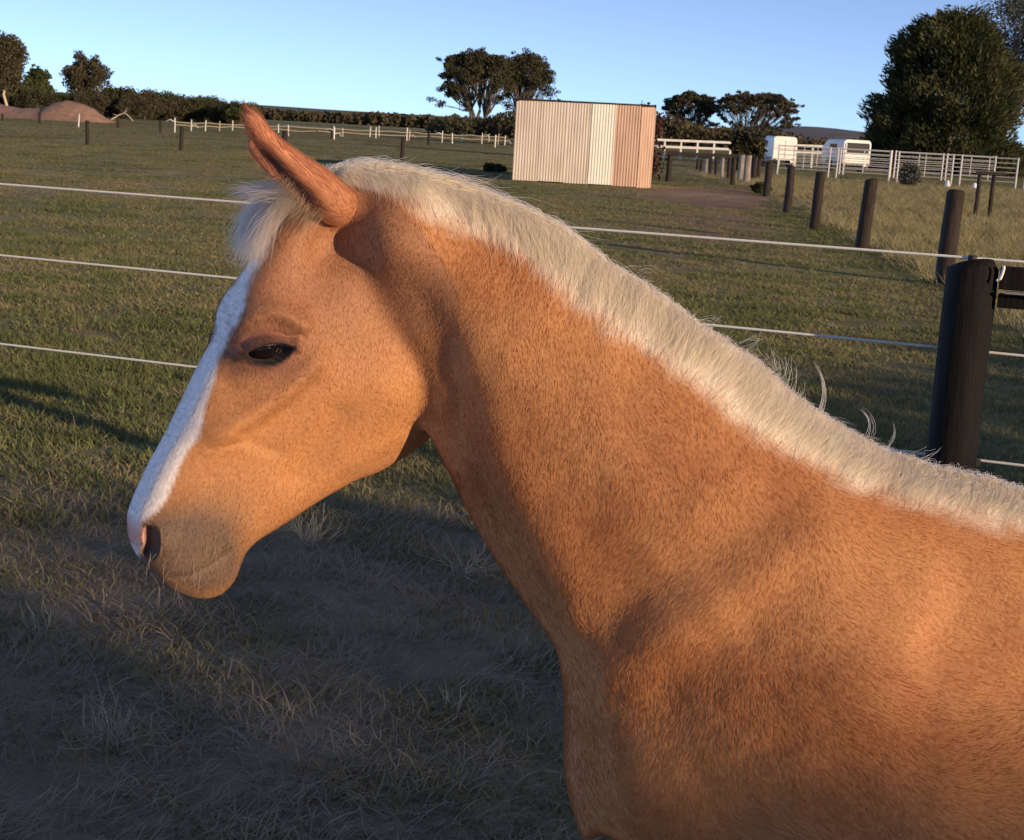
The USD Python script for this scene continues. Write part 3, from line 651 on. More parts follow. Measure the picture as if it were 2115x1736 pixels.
def spot(x, y, px, rx, ry):
    g = ground_at(*px); return np.exp(-.5 * (((x - g[0]) / rx) ** 2 + ((y - g[1]) / ry) ** 2))
def lane(x, y, pts, w):
    q = np.array([ground_at(*p)[:2] for p in pts]); d, _ = seg_dist(x, y, q); return np.exp(-.5 * (d / w) ** 2)
def ground_mix(x, y):
    """How much straw, green, bare earth and dry dust lies at a place."""
    p = np.stack([x, y, x * 0], -1); n1 = fbm(p * .55, 3, 51); n2 = fbm(p * .12, 3, 52); n3 = fbm(p * 2.4, 2, 53)
    near = 1 - smoothstep(y + (n2 - .5) * 2.5, 4.6, 6.6)
    straw = np.clip(near * .92 + (n1 - .5) * .9 + (n2 - .5) * .8 * smoothstep(y, 5, 12), 0, 1)
    green = np.clip((fbm(p * .4, 3, 54) - .5) * 1.7 + .12 * smoothstep(y, 5, 9) * (1 - smoothstep(y, 9, 18)) + .10, 0, 1) * (1 - .75 * near)
    green = np.maximum(green, .9 * lane(x, y, [(1575, 398), (1650, 450), (1720, 490), (1790, 520)], .55) * (.6 + .8 * n3).clip(0, 1)); green = np.maximum(green, .8 * lane(x, y, [(1700, 555), (1850, 565), (1930, 580)], .35))
    earth = .75 * lane(x, y, [(1480, 385), (1500, 440), (1460, 500)], 1.0) + .8 * spot(x, y, (1440, 402), 1.6, 3.4) + .35 * lane(x, y, [(1400, 520), (1600, 640), (1800, 660)], .5) + .35 * spot(x, y, (240, 690), .5, .6)
    rq = np.array([ground_at(*p)[:2] for p in ((1560, 392), (1660, 455), (1800, 520), (1975, 640))]); _d, _s = seg_dist(x, y, rq); rgt = smoothstep(np.where(x > np.interp(y, rq[::-1, 1], rq[::-1, 0]), _d, -_d), .1, .6) * smoothstep(y, 9, 12) * (1 - smoothstep(y, 50, 70)); straw = np.maximum(straw, rgt * (.75 + .4 * n3)).clip(0, 1); green = green * (1 - .6 * rgt)
    dry = .8 * spot(x, y, (1455, 405), .9, 1.3)
    return straw, green, earth.clip(0, 1), dry, rgt
def ground_tint(x, y):
    s, g, e, d, w = [v[..., None] for v in ground_mix(x, y)]
    c = OLIVE * (1 - s) + STRAW * s; c = c * (1 - g) + GREEN * g; c = c * (1 - e) + EARTH * e; c = c * (1 - d) + DRY * d; c = c * (1 - .6 * w) + np.array([.34, .27, .14]) * .6 * w
    dirt = (smoothstep(y, 75, 100) * (1 - smoothstep(y, 130, 200)))[..., None] * .35; return c * (1 - dirt) + np.array([.22, .17, .09]) * dirt
ground_m = mat('ground', {
    'a': ('attribute', dict(attribute='tint')), 'g': ('geometry', {}), 'n': ('noise_texture', dict(scale=1.6, detail=8.0, roughness=.68)), 'r': ('map_range', dict(from_min=.3, from_max=.7, to_min=.62, to_max=1.25)),
    'm': ('vector_math', dict(math_type='scale')), 'n2': ('noise_texture', dict(scale=9.0, detail=6.0, roughness=.7)), 'bp': ('bump', dict(strength=.9, distance=.05)),
    'p': ('principled_bsdf', dict(roughness=.95, specular_ior_level=.1))},
    [('g.position', 'n.vector'), ('g.position', 'n2.vector'), ('n.fac', 'r.value'), ('a.color', 'm.vector1'), ('r.result', 'm.scale'), ('m.vector', 'p.base_color'), ('n2.fac', 'bp.height'), ('bp.normal', 'p.normal')])
gm = obj('ground', (gv, gf), ground_m, smooth=True); tag(gm, kind='structure')
UsdGeom.PrimvarsAPI(gm).CreatePrimvar('tint', Sdf.ValueTypeNames.Color3fArray, 'vertex').Set(Vt.Vec3fArray.FromNumpy((ground_tint(GX, GY) * 1.0).reshape(-1, 3).astype(np.float32)))

# grass: tufts of bent blades, strewn thinner and larger with distance
grass_ms = []
def grass_mat(name, c1, c2):
    return mat(name, {'g': ('geometry', {}), 'n': ('noise_texture', dict(scale=3.0, detail=3.0)), 'r': ('rgb_ramp', {'ramp': [(.3, c1), (.7, c2)]}), 'p': ('principled_bsdf', dict(roughness=.7, specular_ior_level=.2)), 't': ('translucent_bsdf', {}), 'x': ('mix_closure', dict(fac=.22))},
        [('g.position', 'n.vector'), ('n.fac', 'r.fac'), ('r.color', 'p.base_color'), ('r.color', 't.color'), ('p.BSDF', 'x.closure1'), ('t.BSDF', 'x.closure2')], surface='x.closure')
G_STRAW = grass_mat('grass_straw', (.30, .22, .13), (.42, .32, .20)); G_MAT = grass_mat('grass_matted', (.37, .28, .19), (.50, .385, .265)); G_OLIVE = grass_mat('grass_olive', (.255, .235, .10), (.355, .30, .145)); G_GREEN = grass_mat('grass_green', (.135, .165, .055), (.215, .22, .085))
G_DRY = grass_mat('grass_dry', (.34, .29, .13), (.48, .41, .20))
def blades(rng, n, rad, L, lean, w, K=4, flow=None):
    V, F = [], []
    for _ in range(n):
        a = rng.uniform(0, 2 * math.pi) if flow is None else rng.normal(flow, .7); r = rad * math.sqrt(rng.random()); p = np.array([r * math.cos(t := rng.uniform(0, 6.28)), r * math.sin(t), 0])
        l = L * rng.uniform(.5, 1.25); le = lean * rng.uniform(.6, 1.2); d = np.array([math.cos(a), math.sin(a), 0]); sd = np.array([-d[1], d[0], 0]); h = []
        q = p.copy(); ang = le * .35; turn = rng.normal(0, .25)
        for k in range(K):
            ww = w * (1 - (k / (K - 1)) ** 1.5) * .5 + .0003; h += [q - sd * ww, q + sd * ww]
            ang += le * .65 / (K - 1); c, s = math.cos(turn), math.sin(turn); d = np.array([d[0] * c - d[1] * s, d[0] * s + d[1] * c, 0])
            q = q + (d * math.sin(min(ang, 1.72)) + np.array([0, 0, 1.]) * math.cos(min(ang, 1.72))) * l / (K - 1); q[2] = max(q[2], .004)
        b = len(V); V += h
        for k in range(K - 1): i = b + 2 * k; F += [(i, i + 1, i + 3), (i, i + 3, i + 2)]
    return np.array(V), np.array(F)
rng = np.random.default_rng(77)
protos = []
gi = UsdGeom.PointInstancer.Define(stage, '/World/grass'); tag(gi, kind='stuff')
for nm, m, args in ([('matted', G_MAT, (60, .17, .09, 1.9, .0040))] * 3 + [('straw', G_STRAW, (14, .16, .13, 1.7, .0030))] * 3 + [('olive', G_OLIVE, (110, .16, .045, 1.15, .006))] * 3 + [('green', G_GREEN, (100, .15, .06, 1.0, .006))] * 3 + [('dry', G_DRY, (60, .16, .20, .75, .0045))] * 3):
    p = obj(nm + '_tuft', blades(rng, *args, flow=rng.normal(0, .5) if nm in ('matted', 'straw') else None), m, '/World/grass/protos'); protos.append(p.GetPath())
UsdGeom.Scope.Define(stage, '/World/grass/protos')
pos, ids, scl, rot = [], [], [], []
for y0, y1, dens, s0 in ((2.3, 5, 95, .85), (5, 9, 52, 1.05), (9, 16, 20, 1.4), (16, 30, 7, 2.0), (30, 55, 2.6, 2.8), (55, 95, 1.1, 4.2), (95, 170, .55, 6.0)):
    N = int(dens * .42 * (y1 * y1 - y0 * y0) * 1.15); y = np.sqrt(rng.uniform(y0 * y0, y1 * y1, N)); x = rng.uniform(-.44, .44, N) * y
    s, g, e, d, w = ground_mix(x, y); r = rng.random(N); bare = rng.random(N) < np.clip(e * .75 + d, 0, .95)
    kind = np.where(r < g, 3, np.where(r < g + (1 - g) * s, np.where(rng.random(N) < .75, 0, 1), 2)); kind = np.where((rng.random(N) < .06), 1, kind); kind = np.where((w > .3) & (rng.random(N) < .85), 4, kind)
    ok = ~bare; pos.append(np.stack([x, y, ground_z(x, y) - .004], -1)[ok]); ids.append((kind * 3 + rng.integers(0, 3, N))[ok]); scl.append((s0 * rng.uniform(.65, 1.3, N))[ok]); rot.append((np.where(kind < 2, rng.normal(.3, .6, N) + np.where(rng.random(N) < .3, math.pi, 0), rng.uniform(0, 6.28, N)))[ok])
pos, ids, scl, rot = np.vstack(pos), np.concatenate(ids), np.concatenate(scl), np.concatenate(rot)
gi.CreatePrototypesRel().SetTargets(protos); gi.CreateProtoIndicesAttr(Vt.IntArray.FromNumpy(ids.astype(np.int32))); gi.CreatePositionsAttr(Vt.Vec3fArray.FromNumpy(pos.astype(np.float32)))
fl = np.where(ids < 6, 1.0, np.clip(scl, 0, 1.6) / scl * 1.0)
gi.CreateScalesAttr(Vt.Vec3fArray.FromNumpy(np.stack([scl, scl, np.minimum(scl, .95)], -1).astype(np.float32)))
gi.CreateOrientationsAttr(Vt.QuathArray([Gf.Quath(float(math.cos(a / 2)), 0, 0, float(math.sin(a / 2))) for a in rot]))

# ------------------------------------------------------------------ trees
bark_m = mat('bark', {'g': ('geometry', {}), 'n': ('noise_texture', dict(scale=3.0, detail=5.0)), 'r': ('rgb_ramp', {'ramp': [(.3, (.07, .055, .045)), (.7, (.16, .13, .105))]}), 'p': ('principled_bsdf', dict(roughness=.9))}, [('g.position', 'n.vector'), ('n.fac', 'r.fac'), ('r.color', 'p.base_color')])
pale_bark_m = mat('pale_bark', {'p': ('principled_bsdf', dict(base_color=(.52, .42, .32), roughness=.8))})
def leaf_mat(name, c1, c2, scale=.9):
    return mat(name, {'g': ('geometry', {}), 'n': ('noise_texture', dict(scale=scale, detail=5.0, roughness=.65)), 'r': ('rgb_ramp', {'ramp': [(.32, c1), (.68, c2)]}), 'p': ('principled_bsdf', dict(roughness=.7, specular_ior_level=.2)), 't': ('translucent_bsdf', {}), 'x': ('mix_closure', dict(fac=.15))},
        [('g.position', 'n.vector'), ('n.fac', 'r.fac'), ('r.color', 'p.base_color'), ('r.color', 't.color'), ('p.BSDF', 'x.closure1'), ('t.BSDF', 'x.closure2')], surface='x.closure')
L_DARK = leaf_mat('leaves_dark', (.034, .034, .017), (.092, .084, .040)); L_BROWN = leaf_mat('leaves_brown', (.044, .038, .021), (.115, .095, .050)); L_CYP = leaf_mat('leaves_cypress', (.028, .036, .015), (.10, .098, .038), .55); L_GUM = leaf_mat('leaves_gum', (.055, .065, .05), (.12, .125, .09)); L_GREEN = leaf_mat('leaves_green', (.04, .055, .018), (.09, .10, .035)); L_RED = leaf_mat('leaves_red', (.07, .028, .022), (.12, .05, .04))
def leaves(rng, C, R, n, size, squash=.8, spiky=False):
    """n small leaf sprays spread through ellipsoids of centres C and radii R."""
    i = rng.integers(0, len(C), n) if np.ndim(R) == 0 else rng.choice(len(C), n, p=(R ** 2) / (R ** 2).sum()); rr = np.full(len(C), R) if np.ndim(R) == 0 else R
    d = unit(rng.normal(0, 1, (n, 3))); p = C[i] + d * (rr[i] * rng.random(n) ** .45)[:, None] * np.array([1, 1, squash])
    a = unit(d + rng.normal(0, .8, (n, 3))); b = unit(np.cross(a, rng.normal(0, 1, (n, 3)))); s = size * rng.uniform(.5, 1.35, n)[:, None]
    if spiky:                             # slim sprays that point out and up
        a = p * [1, 1, 0]; a = unit(a / (np.linalg.norm(a, axis=1, keepdims=True) + 1e-6) + [0, 0, .75] + rng.normal(0, .45, (n, 3))); b = unit(np.cross(a, rng.normal(0, 1, (n, 3))))
        V = np.stack([p - a * s, p + b * s * .28, p + a * s * 1.5, p - b * s * .28], 1).reshape(-1, 3); k = np.arange(n) * 4; return V, np.vstack([np.stack([k, k + 1, k + 2], 1), np.stack([k, k + 2, k + 3], 1)])
    V = np.stack([p - b * s * .5, p + a * s * .35 - np.cross(a, b) * s * .1, p + b * s * .5 + a * s * .25, p - a * s * .4 + b * s * .1], 1).reshape(-1, 3)
    k = np.arange(n) * 4; return V, np.vstack([np.stack([k, k + 1, k + 2], 1), np.stack([k, k + 2, k + 3], 1)])
def limb(pts, r0, r1, sides=6):
    pts = np.asarray(pts, float); n = len(pts); t = unit(np.gradient(pts, axis=0)); up = np.where(np.abs(t[:, 2:]) < .9, [[0, 0, 1.]], [[1., 0, 0]]); a = unit(np.cross(t, up)); b = np.cross(t, a); r = np.linspace(r0, r1, n)
    ph = np.arange(sides) * 2 * np.pi / sides; V = (pts[:, None] + r[:, None, None] * (np.cos(ph)[None, :, None] * a[:, None] + np.sin(ph)[None, :, None] * b[:, None])).reshape(-1, 3)
    F = []
    for i in range(n - 1):
        j = np.arange(sides); q = i * sides + j; w = i * sides + (j + 1) % sides; F += [np.stack([q, w, w + sides], 1), np.stack([q, w + sides, q + sides], 1)]
    return V, np.vstack(F)
def merge(parts):
    V, F, n = [], [], 0
    for v, f in parts: V.append(v); F.append(f + n); n += len(v)
    return np.vstack(V), np.vstack(F)
def tree(name, label, base, h, wl, wr, seed, kind='dome', leafm=None, n=9000, size=.35, trunk_r=.28, fork=.22, gaps=.5, stems=1, bark=None, cat='tree', group=None, depth=None, root=None):
    """A tree of height h reaching wl to the left and wr to the right of its trunk: stems fork into limbs, each ending in a spray of leaves."""
    rng = np.random.default_rng(seed); t = root or thing(name, label, cat, base, group=group); parts = []; C = []; R = []; depth = depth or .5 * (wl + wr)
    def to(xf, yf, zf): return np.array([xf * (wl if xf < 0 else wr), yf * depth, zf * h])
    ends = []
    if kind == 'dome':                    # wide flat-topped crown on bare spreading limbs
        for _ in range(150):
            x = rng.uniform(-1, 1); y = rng.uniform(-1, 1)
            if x * x + y * y > 1: continue
            r = math.sqrt(x * x + y * y); ztop = .96 - .26 * r ** 3.6; z = ztop - rng.uniform(0, .06) - (rng.random() < gaps * .7) * rng.uniform(.05, .40) * (.35 + .65 * r); ends.append(to(x * .95, y * .95, z))
    elif kind == 'round':
        for _ in range(90):
            d = unit(rng.normal(0, 1, 3)); r = rng.uniform(.4, .95); z = .60 + .38 * d[2] * r; ends.append(to(d[0] * r * (1 - .25 * abs(d[2])), d[1] * r, max(z, .2)))
    elif kind == 'bush':
        for _ in range(46):
            d = unit(rng.normal(0, 1, 3)); r = rng.uniform(.5, .92); ends.append(to(d[0] * r, d[1] * r, .42 + .48 * d[2] * r))
    elif kind == 'cone':
        for _ in range(260):
            z = rng.uniform(.02, .985) ** 1.35; a = rng.uniform(0, 6.283); r = np.interp(z, [0, .08, .25, .5, .75, .9, 1], [1.0, 1.02, 1.0, .90, .74, .50, .12]) * rng.uniform(.68, 1.0); ends.append(to(r * math.cos(a), r * math.sin(a), z + .02))
    tops = [np.array([(rng.uniform(-.28, .28) if stems > 1 else rng.normal(0, .03)) * (wl + wr) * .5, rng.normal(0, .15) * depth * (stems > 1), h * fork * rng.uniform(.8, 1.4)]) for _ in range(stems)]
    for s_, tp in enumerate(tops):
        b0 = np.array([(rng.uniform(-.06, .06) if stems > 1 else 0) * (wl + wr), rng.uniform(-.05, .05) * depth * (stems > 1), -.3])
        q = [b0 + (tp - b0) * k + np.array([math.sin(k * 5 + s_) * .02 * h, 0, 0]) * (k < 1) for k in np.linspace(0, 1, 6)]; parts.append(limb(q, trunk_r, trunk_r * .72, 8))
        if kind in ('cone',): parts.append(limb([tp, tp * [.5, .5, 1] + [0, 0, (h - tp[2]) * .9]], trunk_r * .7, .05, 6))
    for e in ends:
        tp = min(tops, key=lambda q: np.linalg.norm((q - e)[:2])); f = tp if kind != 'cone' else np.array([0, 0, max(.05 * h, e[2] - .12 * h)])
        mid = f + (e - f) * .5 + np.array([0, 0, (-.03 if kind == 'dome' else .03) * h]) + rng.normal(0, .025 * h, 3)
        q = [f, f + (mid - f) * .5 + rng.normal(0, .012 * h, 3), mid, mid + (e - mid) * .55 + rng.normal(0, .015 * h, 3), e]; parts.append(limb(q, trunk_r * (.30 if kind != 'cone' else .12), .02, 5))
        if kind == 'dome':
            for _ in range(2):
                e2 = e + rng.normal(0, 1, 3) * [.12 * (wl + wr) * .5, .12 * depth, .04 * h]; parts.append(limb([q[2], q[3] * .6 + e2 * .4, e2], trunk_r * .13, .015, 4)); C.append(e2); R.append(rng.uniform(.04, .07) * h)
        C.append(e); R.append(rng.uniform(.07, .13) * h * {'dome': .72, 'round': 1.0, 'bush': 1.8, 'cone': 1.05}[kind])
    C, R = np.array(C), np.array(R)
    m = obj('trunk', merge(parts), bark or bark_m, t, smooth=True); c = obj('crown', leaves(rng, C, R, n, size, {'dome': .55, 'round': .75, 'bush': .8, 'cone': .8}[kind], kind == 'cone'), leafm or L_DARK, t)
    return t
def place(px, base_py, Y, top_py, l_px, r_px):
    """Base point, height and reaches of a tree that stands at depth Y with its base, top and sides at these reading pixels."""
    b = at(px, base_py, Y); tpt = at(px, top_py, Y); k = Y / FPX
    return (b[0], Y, 0.0), tpt[2], (px - l_px) * k, (r_px - px) * k
def tree_px(name, label, px, Y, top, l, r, seed, **kw):
    b, h, wl, wr = place(px, 250, Y, top, l, r); return tree(name, label, b, h, wl, wr, seed, **kw)

tree_px('macrocarpa_tree', 'tall broad dark tree with bare forking limbs left of the iron shelter', 985, 190, 103, 905, 1055, 1, leafm=L_DARK, n=26000, size=.26, stems=4, trunk_r=.26, gaps=.55, group=None)
tree_px('macrocarpa_tree', 'tall slender tree with a tufted crown leaning right behind the iron shelter', 1080, 196, 108, 1035, 1137, 2, leafm=L_DARK, n=15000, size=.26, stems=2, trunk_r=.22, gaps=.55)
tree_px('macrocarpa_tree', 'smaller flat-topped tree directly right of the iron shelter', 1432, 230, 192, 1368, 1475, 3, leafm=L_BROWN, n=13000, size=.30, stems=2, trunk_r=.2, gaps=.35)
tree_px('macrocarpa_tree', 'wide flat-topped tree between the shelter and the white horse floats', 1560, 225, 190, 1462, 1642, 4, leafm=L_BROWN, n=20000, size=.30, stems=3, trunk_r=.22, gaps=.4)
tree_px('round_tree', 'round-crowned tree with sky showing through above the windbreak', 176, 170, 100, 119, 234, 5, leafm=L_BROWN, n=12000, size=.24, kind='round', trunk_r=.25)
tree_px('gum_tree', 'tall dark gum tree with pale trunk at the left edge', 12, 135, 57, -70, 56, 6, leafm=L_BROWN, n=16000, size=.22, kind='round', trunk_r=.16, bark=pale_bark_m)
tree_px('gum_tree', 'small pale-stemmed gum tree beside the tall one at the left', 84, 150, 136, 40, 108, 7, leafm=L_GREEN, n=4000, size=.3, kind='round', trunk_r=.12, bark=pale_bark_m)
tree_px('cypress_tree', 'big dense dark green cypress behind the steel yard panels', 1958, 92, 40, 1800, 2095, 8, leafm=L_CYP, n=90000, size=.16, kind='cone', trunk_r=.35)
tree_px('eucalyptus_tree', 'grey-green open eucalyptus rising behind the big cypress at the right edge', 2085, 112, -75, 1935, 2240, 9, leafm=L_GUM, n=36000, size=.17, kind='round', trunk_r=.28, bark=bark_m)
# windbreak of bushes and low trees falling away to the right
rng = np.random.default_rng(31)
xs = np.linspace(-60, 520, 27); first = {}
tops = np.interp(xs, [-60, 60, 130, 250, 330, 420, 480, 520], [160, 165, 178, 176, 182, 190, 196, 212])
for k, (x, tp) in enumerate(zip(xs, tops)):
    Y = 150 + rng.uniform(-8, 14); tp = tp + rng.uniform(-9, 12); b = at(x, 250, Y); h = at(x, tp, Y)[2]; i = k % 4
    s = h / 5.0; sc = (s * rng.uniform(.85, 1.25), s, s)
    if i not in first:
        root = thing('windbreak_bush', 'dark olive bush in the windbreak along the far left of the paddock', 'bush', (b[0], Y, 0), group='windbreak bushes'); root.AddScaleOp().Set(Gf.Vec3f(*map(float, sc)))
        tree(None, None, (0, 0, 0), 5.0, 3.0, 3.0, 60 + i, kind='bush', leafm=[L_BROWN, L_GREEN, L_DARK, L_BROWN][i], n=7000, size=.24, trunk_r=.12, root=root); first[i] = root
    else:
        x_ = UsdGeom.Xform.Define(stage, '/World/' + numbered('windbreak_bush')); x_.AddTranslateOp().Set(Gf.Vec3d(float(b[0]), float(Y), 0)); x_.AddScaleOp().Set(Gf.Vec3f(*map(float, sc)))
        for ch in first[i].GetPrim().GetChildren():
            c_ = stage.DefinePrim(x_.GetPath().AppendChild(ch.GetName())); c_.GetReferences().AddInternalReference(ch.GetPath()); c_.SetInstanceable(False)
        tag(x_, 'dark olive bush in the windbreak along the far left of the paddock', 'bush', 'windbreak bushes')
# far low scrub all along the horizon, one mass
def scrub(name, label, pts, Y, n, size, m, seed, rmul=1.0):
    rng = np.random.default_rng(seed); pts = np.array(pts, float); xs = rng.uniform(pts[0, 0], pts[-1, 0], n // 40); C, R = [], []
    for x in xs:
        yy = Y * rng.uniform(.96, 1.08); tp = np.interp(x, pts[:, 0], pts[:, 1]) + rng.exponential(4) - 2; b = at(x, 250, yy); h = max(at(x, tp, yy)[2], .8); C.append([b[0], yy, h * .45]); R.append(h * .55)
    v, f = leaves(rng, np.array(C), np.array(R), n, size, 1.0); v[:, 2] = np.maximum(v[:, 2], -.1)
    o = obj(name, (v, f), m); tag(o, label, 'scrub', kind='stuff'); return o
scrub('far_scrub', 'low dark scrub along the horizon between the windbreak and the tall trees', [(480, 214), (560, 226), (680, 232), (760, 232), (900, 240), (1010, 246), (1060, 250)], 300, 16000, 1.0, L_BROWN, 71)
scrub('far_scrub', 'low brown scrub under the tall trees behind the iron shelter', [(890, 246), (940, 236), (1000, 240), (1060, 226), (1100, 228), (1200, 250), (1350, 262)], 180, 9000, .5, L_DARK, 72)
scrub('far_scrub', 'low dark scrub under the flat-topped trees right of the shelter', [(1350, 240), (1400, 235), (1440, 258), (1500, 262), (1600, 262), (1680, 286), (1800, 288)], 215, 10000, .6, L_BROWN, 73)
scrub('far_scrub', 'dark hedge under the cypress behind the yard panels', [(1780, 300), (1900, 306), (2000, 306), (2160, 305)], 100, 9000, .3, L_DARK, 74)
# distant hills
hills_m = mat('hills', {'g': ('geometry', {}), 'n': ('noise_texture', dict(scale=.02, detail=6.0)), 'r': ('rgb_ramp', {'ramp': [(.35, (.085, .085, .085)), (.65, (.13, .125, .12))]}), 'p': ('principled_bsdf', dict(roughness=1.0))}, [('g.position', 'n.vector'), ('n.fac', 'r.fac'), ('r.color', 'p.base_color')])
hx = np.linspace(-1700, 1700, 120); hy = np.linspace(0, 1, 8); HV = []
for x in hx:
    top_ = 8 + 16 * float(fbm(np.array([x * .0022, 3.1, 0]), 3, 81)) + 12 * math.exp(-.5 * ((x - 470) / 110) ** 2)
    for v in hy: HV.append((x, 2000 + 500 * v, -2 + (top_ + 2) * math.sin(v * math.pi / 2) ** .8))
k = (np.arange(119)[:, None] * 8 + np.arange(7)[None]).ravel(); hm = obj('hills', (np.array(HV), np.stack([k, k + 8, k + 9, k + 1], 1)), hills_m, smooth=True); tag(hm, kind='structure')
# mounds of red soil at the left
soil_m = mat('soil', {'g': ('geometry', {}), 'n': ('noise_texture', dict(scale=2.2, detail=6.0)), 'r': ('rgb_ramp', {'ramp': [(.3, (.24, .14, .095)), (.7, (.34, .205, .14))]}), 'bp': ('bump', dict(strength=.6, distance=.1)), 'p': ('principled_bsdf', dict(roughness=1.0))}, [('g.position', 'n.vector'), ('n.fac', 'r.fac'), ('r.color', 'p.base_color'), ('n.fac', 'bp.height'), ('bp.normal', 'p.normal')])
Ym = 112; mu = np.linspace(-90, 222, 60); ms = np.linspace(-1, 1, 15); MV = []
for x in mu:
    tp = np.interp(x, [-90, -20, 10, 40, 95, 120, 142, 165, 190, 205, 222], [205, 208, 214, 221, 221, 209, 205, 210, 224, 238, 252]); b = at(x, 250, Ym); h = max(at(x, tp, Ym)[2], 0.0)
    for s in ms: MV.append((b[0] + .5 * (float(noise(np.array([x * .1, s * 3, 0.]))) - .5), Ym + s * 5, -.1 + h * (math.cos(s * math.pi / 2) ** 1.3 if abs(s) < 1 else 0) * (1 + .12 * (float(fbm(np.array([x * .08, s * 2, 5.]), 3, 3)) - .5))))
k = (np.arange(59)[:, None] * 15 + np.arange(14)[None]).ravel(); mo = obj('soil_mound', (np.array(MV), np.stack([k, k + 15, k + 16, k + 1], 1)), soil_m, smooth=True); tag(mo, 'heap of reddish brown soil in front of the windbreak at the left', 'soil heap')
# ------------------------------------------------------------------ fences, shelter, yards
wood_m = mat('dark_timber', {'g': ('geometry', {}), 'mp': ('mapping', dict(scale=(30., 30., 4.))), 'n': ('noise_texture', dict(scale=1.0, detail=6.0, roughness=.65)), 'r': ('rgb_ramp', {'ramp': [(.3, (.018, .014, .012)), (.7, (.055, .041, .034))]}), 'bp': ('bump', dict(strength=.6, distance=.008)), 'p': ('principled_bsdf', dict(roughness=.85, specular_ior_level=.2))},
    [('g.position', 'mp.vector'), ('mp.vector', 'n.vector'), ('n.fac', 'r.fac'), ('r.color', 'p.base_color'), ('n.fac', 'bp.height'), ('bp.normal', 'p.normal')])
tar_m = mat('creosote_timber', {'g': ('geometry', {}), 'mp': ('mapping', dict(scale=(60., 60., 7.))), 'n': ('noise_texture', dict(scale=1.0, detail=6.0, roughness=.65)), 'r': ('rgb_ramp', {'ramp': [(.3, (.004, .0035, .0035)), (.75, (.014, .011, .010))]}), 'bp': ('bump', dict(strength=.7, distance=.006)), 'p': ('principled_bsdf', dict(roughness=.8, specular_ior_level=.2))},
    [('g.position', 'mp.vector'), ('mp.vector', 'n.vector'), ('n.fac', 'r.fac'), ('r.color', 'p.base_color'), ('n.fac', 'bp.height'), ('bp.normal', 'p.normal')])
grey_wood_m = mat('grey_timber', {'g': ('geometry', {}), 'mp': ('mapping', dict(scale=(20., 20., 3.))), 'n': ('noise_texture', dict(scale=1.0, detail=5.0)), 'r': ('rgb_ramp', {'ramp': [(.3, (.16, .13, .11)), (.7, (.36, .31, .27))]}), 'p': ('principled_bsdf', dict(roughness=.9))}, [('g.position', 'mp.vector'), ('mp.vector', 'n.vector'), ('n.fac', 'r.fac'), ('r.color', 'p.base_color')])
rope_m = mat('white_rope', {'g': ('geometry', {}), 'n': ('noise_texture', dict(scale=220.0, detail=2.0)), 'r': ('rgb_ramp', {'ramp': [(.3, (.74, .70, .60)), (.7, (.90, .87, .80))]}), 'p': ('principled_bsdf', dict(roughness=.6))}, [('g.position', 'n.vector'), ('n.fac', 'r.fac'), ('r.color', 'p.base_color')])
white_m = mat('white_paint', {'g': ('geometry', {}), 'n': ('noise_texture', dict(scale=2.5, detail=5.0)), 'r': ('rgb_ramp', {'ramp': [(.3, (.66, .63, .58)), (.7, (.82, .80, .76))]}), 'p': ('principled_bsdf', dict(roughness=.45))}, [('g.position', 'n.vector'), ('n.fac', 'r.fac'), ('r.color', 'p.base_color')])
black_m = mat('black_rubber', {'p': ('principled_bsdf', dict(base_color=(.015, .015, .016), roughness=.7))})
dark_glass_m = mat('dark_glass', {'p': ('principled_bsdf', dict(base_color=(.02, .022, .025), roughness=.08))})
galv_m = mat('galvanised_steel', {'p': ('principled_bsdf', dict(base_color=(.62, .58, .53), roughness=.5, metallic=.15))})
def post_mesh(h, r, seed, taper=.06, lean=(0, 0), rows=9, sides=16, buried=.3, flat=0.0):
    rng = np.random.default_rng(seed); z = np.concatenate([[-buried], np.linspace(0, h - r * .18, rows - 1)]); V = []; ph = np.arange(sides) * 2 * np.pi / sides
    bx, by = rng.normal(0, .006, 2); bumps = rng.normal(0, .03, sides)
    for k in z:
        rr = r * (1 - taper * k / h) * (1 + bumps + rng.normal(0, .012, sides)); cx = lean[0] * k + bx * math.sin(k / h * 3); cy = lean[1] * k + by * math.sin(k / h * 3); V += [(cx + a * math.cos(p), cy + a * math.sin(p), k) for a, p in zip(rr, ph)]
    rr = r * (1 - taper) * .82; tilt = rng.normal(0, .25, 2); V += [(lean[0] * h + rr * math.cos(p), lean[1] * h + rr * math.sin(p), h + rr * (tilt[0] * math.cos(p) + tilt[1] * math.sin(p))) for p in ph]; V.append((lean[0] * h, lean[1] * h, h + .004))
    F = []; R = rows + 1
    for i in range(R - 1):
        for j in range(sides): a = i * sides + j; b = i * sides + (j + 1) % sides; F += [(a, b, b + sides), (a, b + sides, a + sides)]
    for j in range(sides): F.append(((R - 1) * sides + j, (R - 1) * sides + (j + 1) % sides, len(V) - 1))
    return np.array(V), np.array(F)
def shifted(m, p): return np.asarray(m[0]) + np.asarray(p), m[1]
def tubes(pts, r, sides=8): return limb(pts, r, r, sides)
def box_between(a, b, w, t, up=(0, 0, 1.)):
    a, b = np.asarray(a, float), np.asarray(b, float); x = unit(b - a); y = unit(np.cross(up, x)); z = np.cross(x, y); c = .5 * (a + b); L = np.linalg.norm(b - a)
    m = trimesh.creation.box((L, t, w)); M = np.eye(4); M[:3, 0], M[:3, 1], M[:3, 2], M[:3, 3] = x, y, z, c; m.apply_transform(M); return np.array(m.vertices), np.array(m.faces)

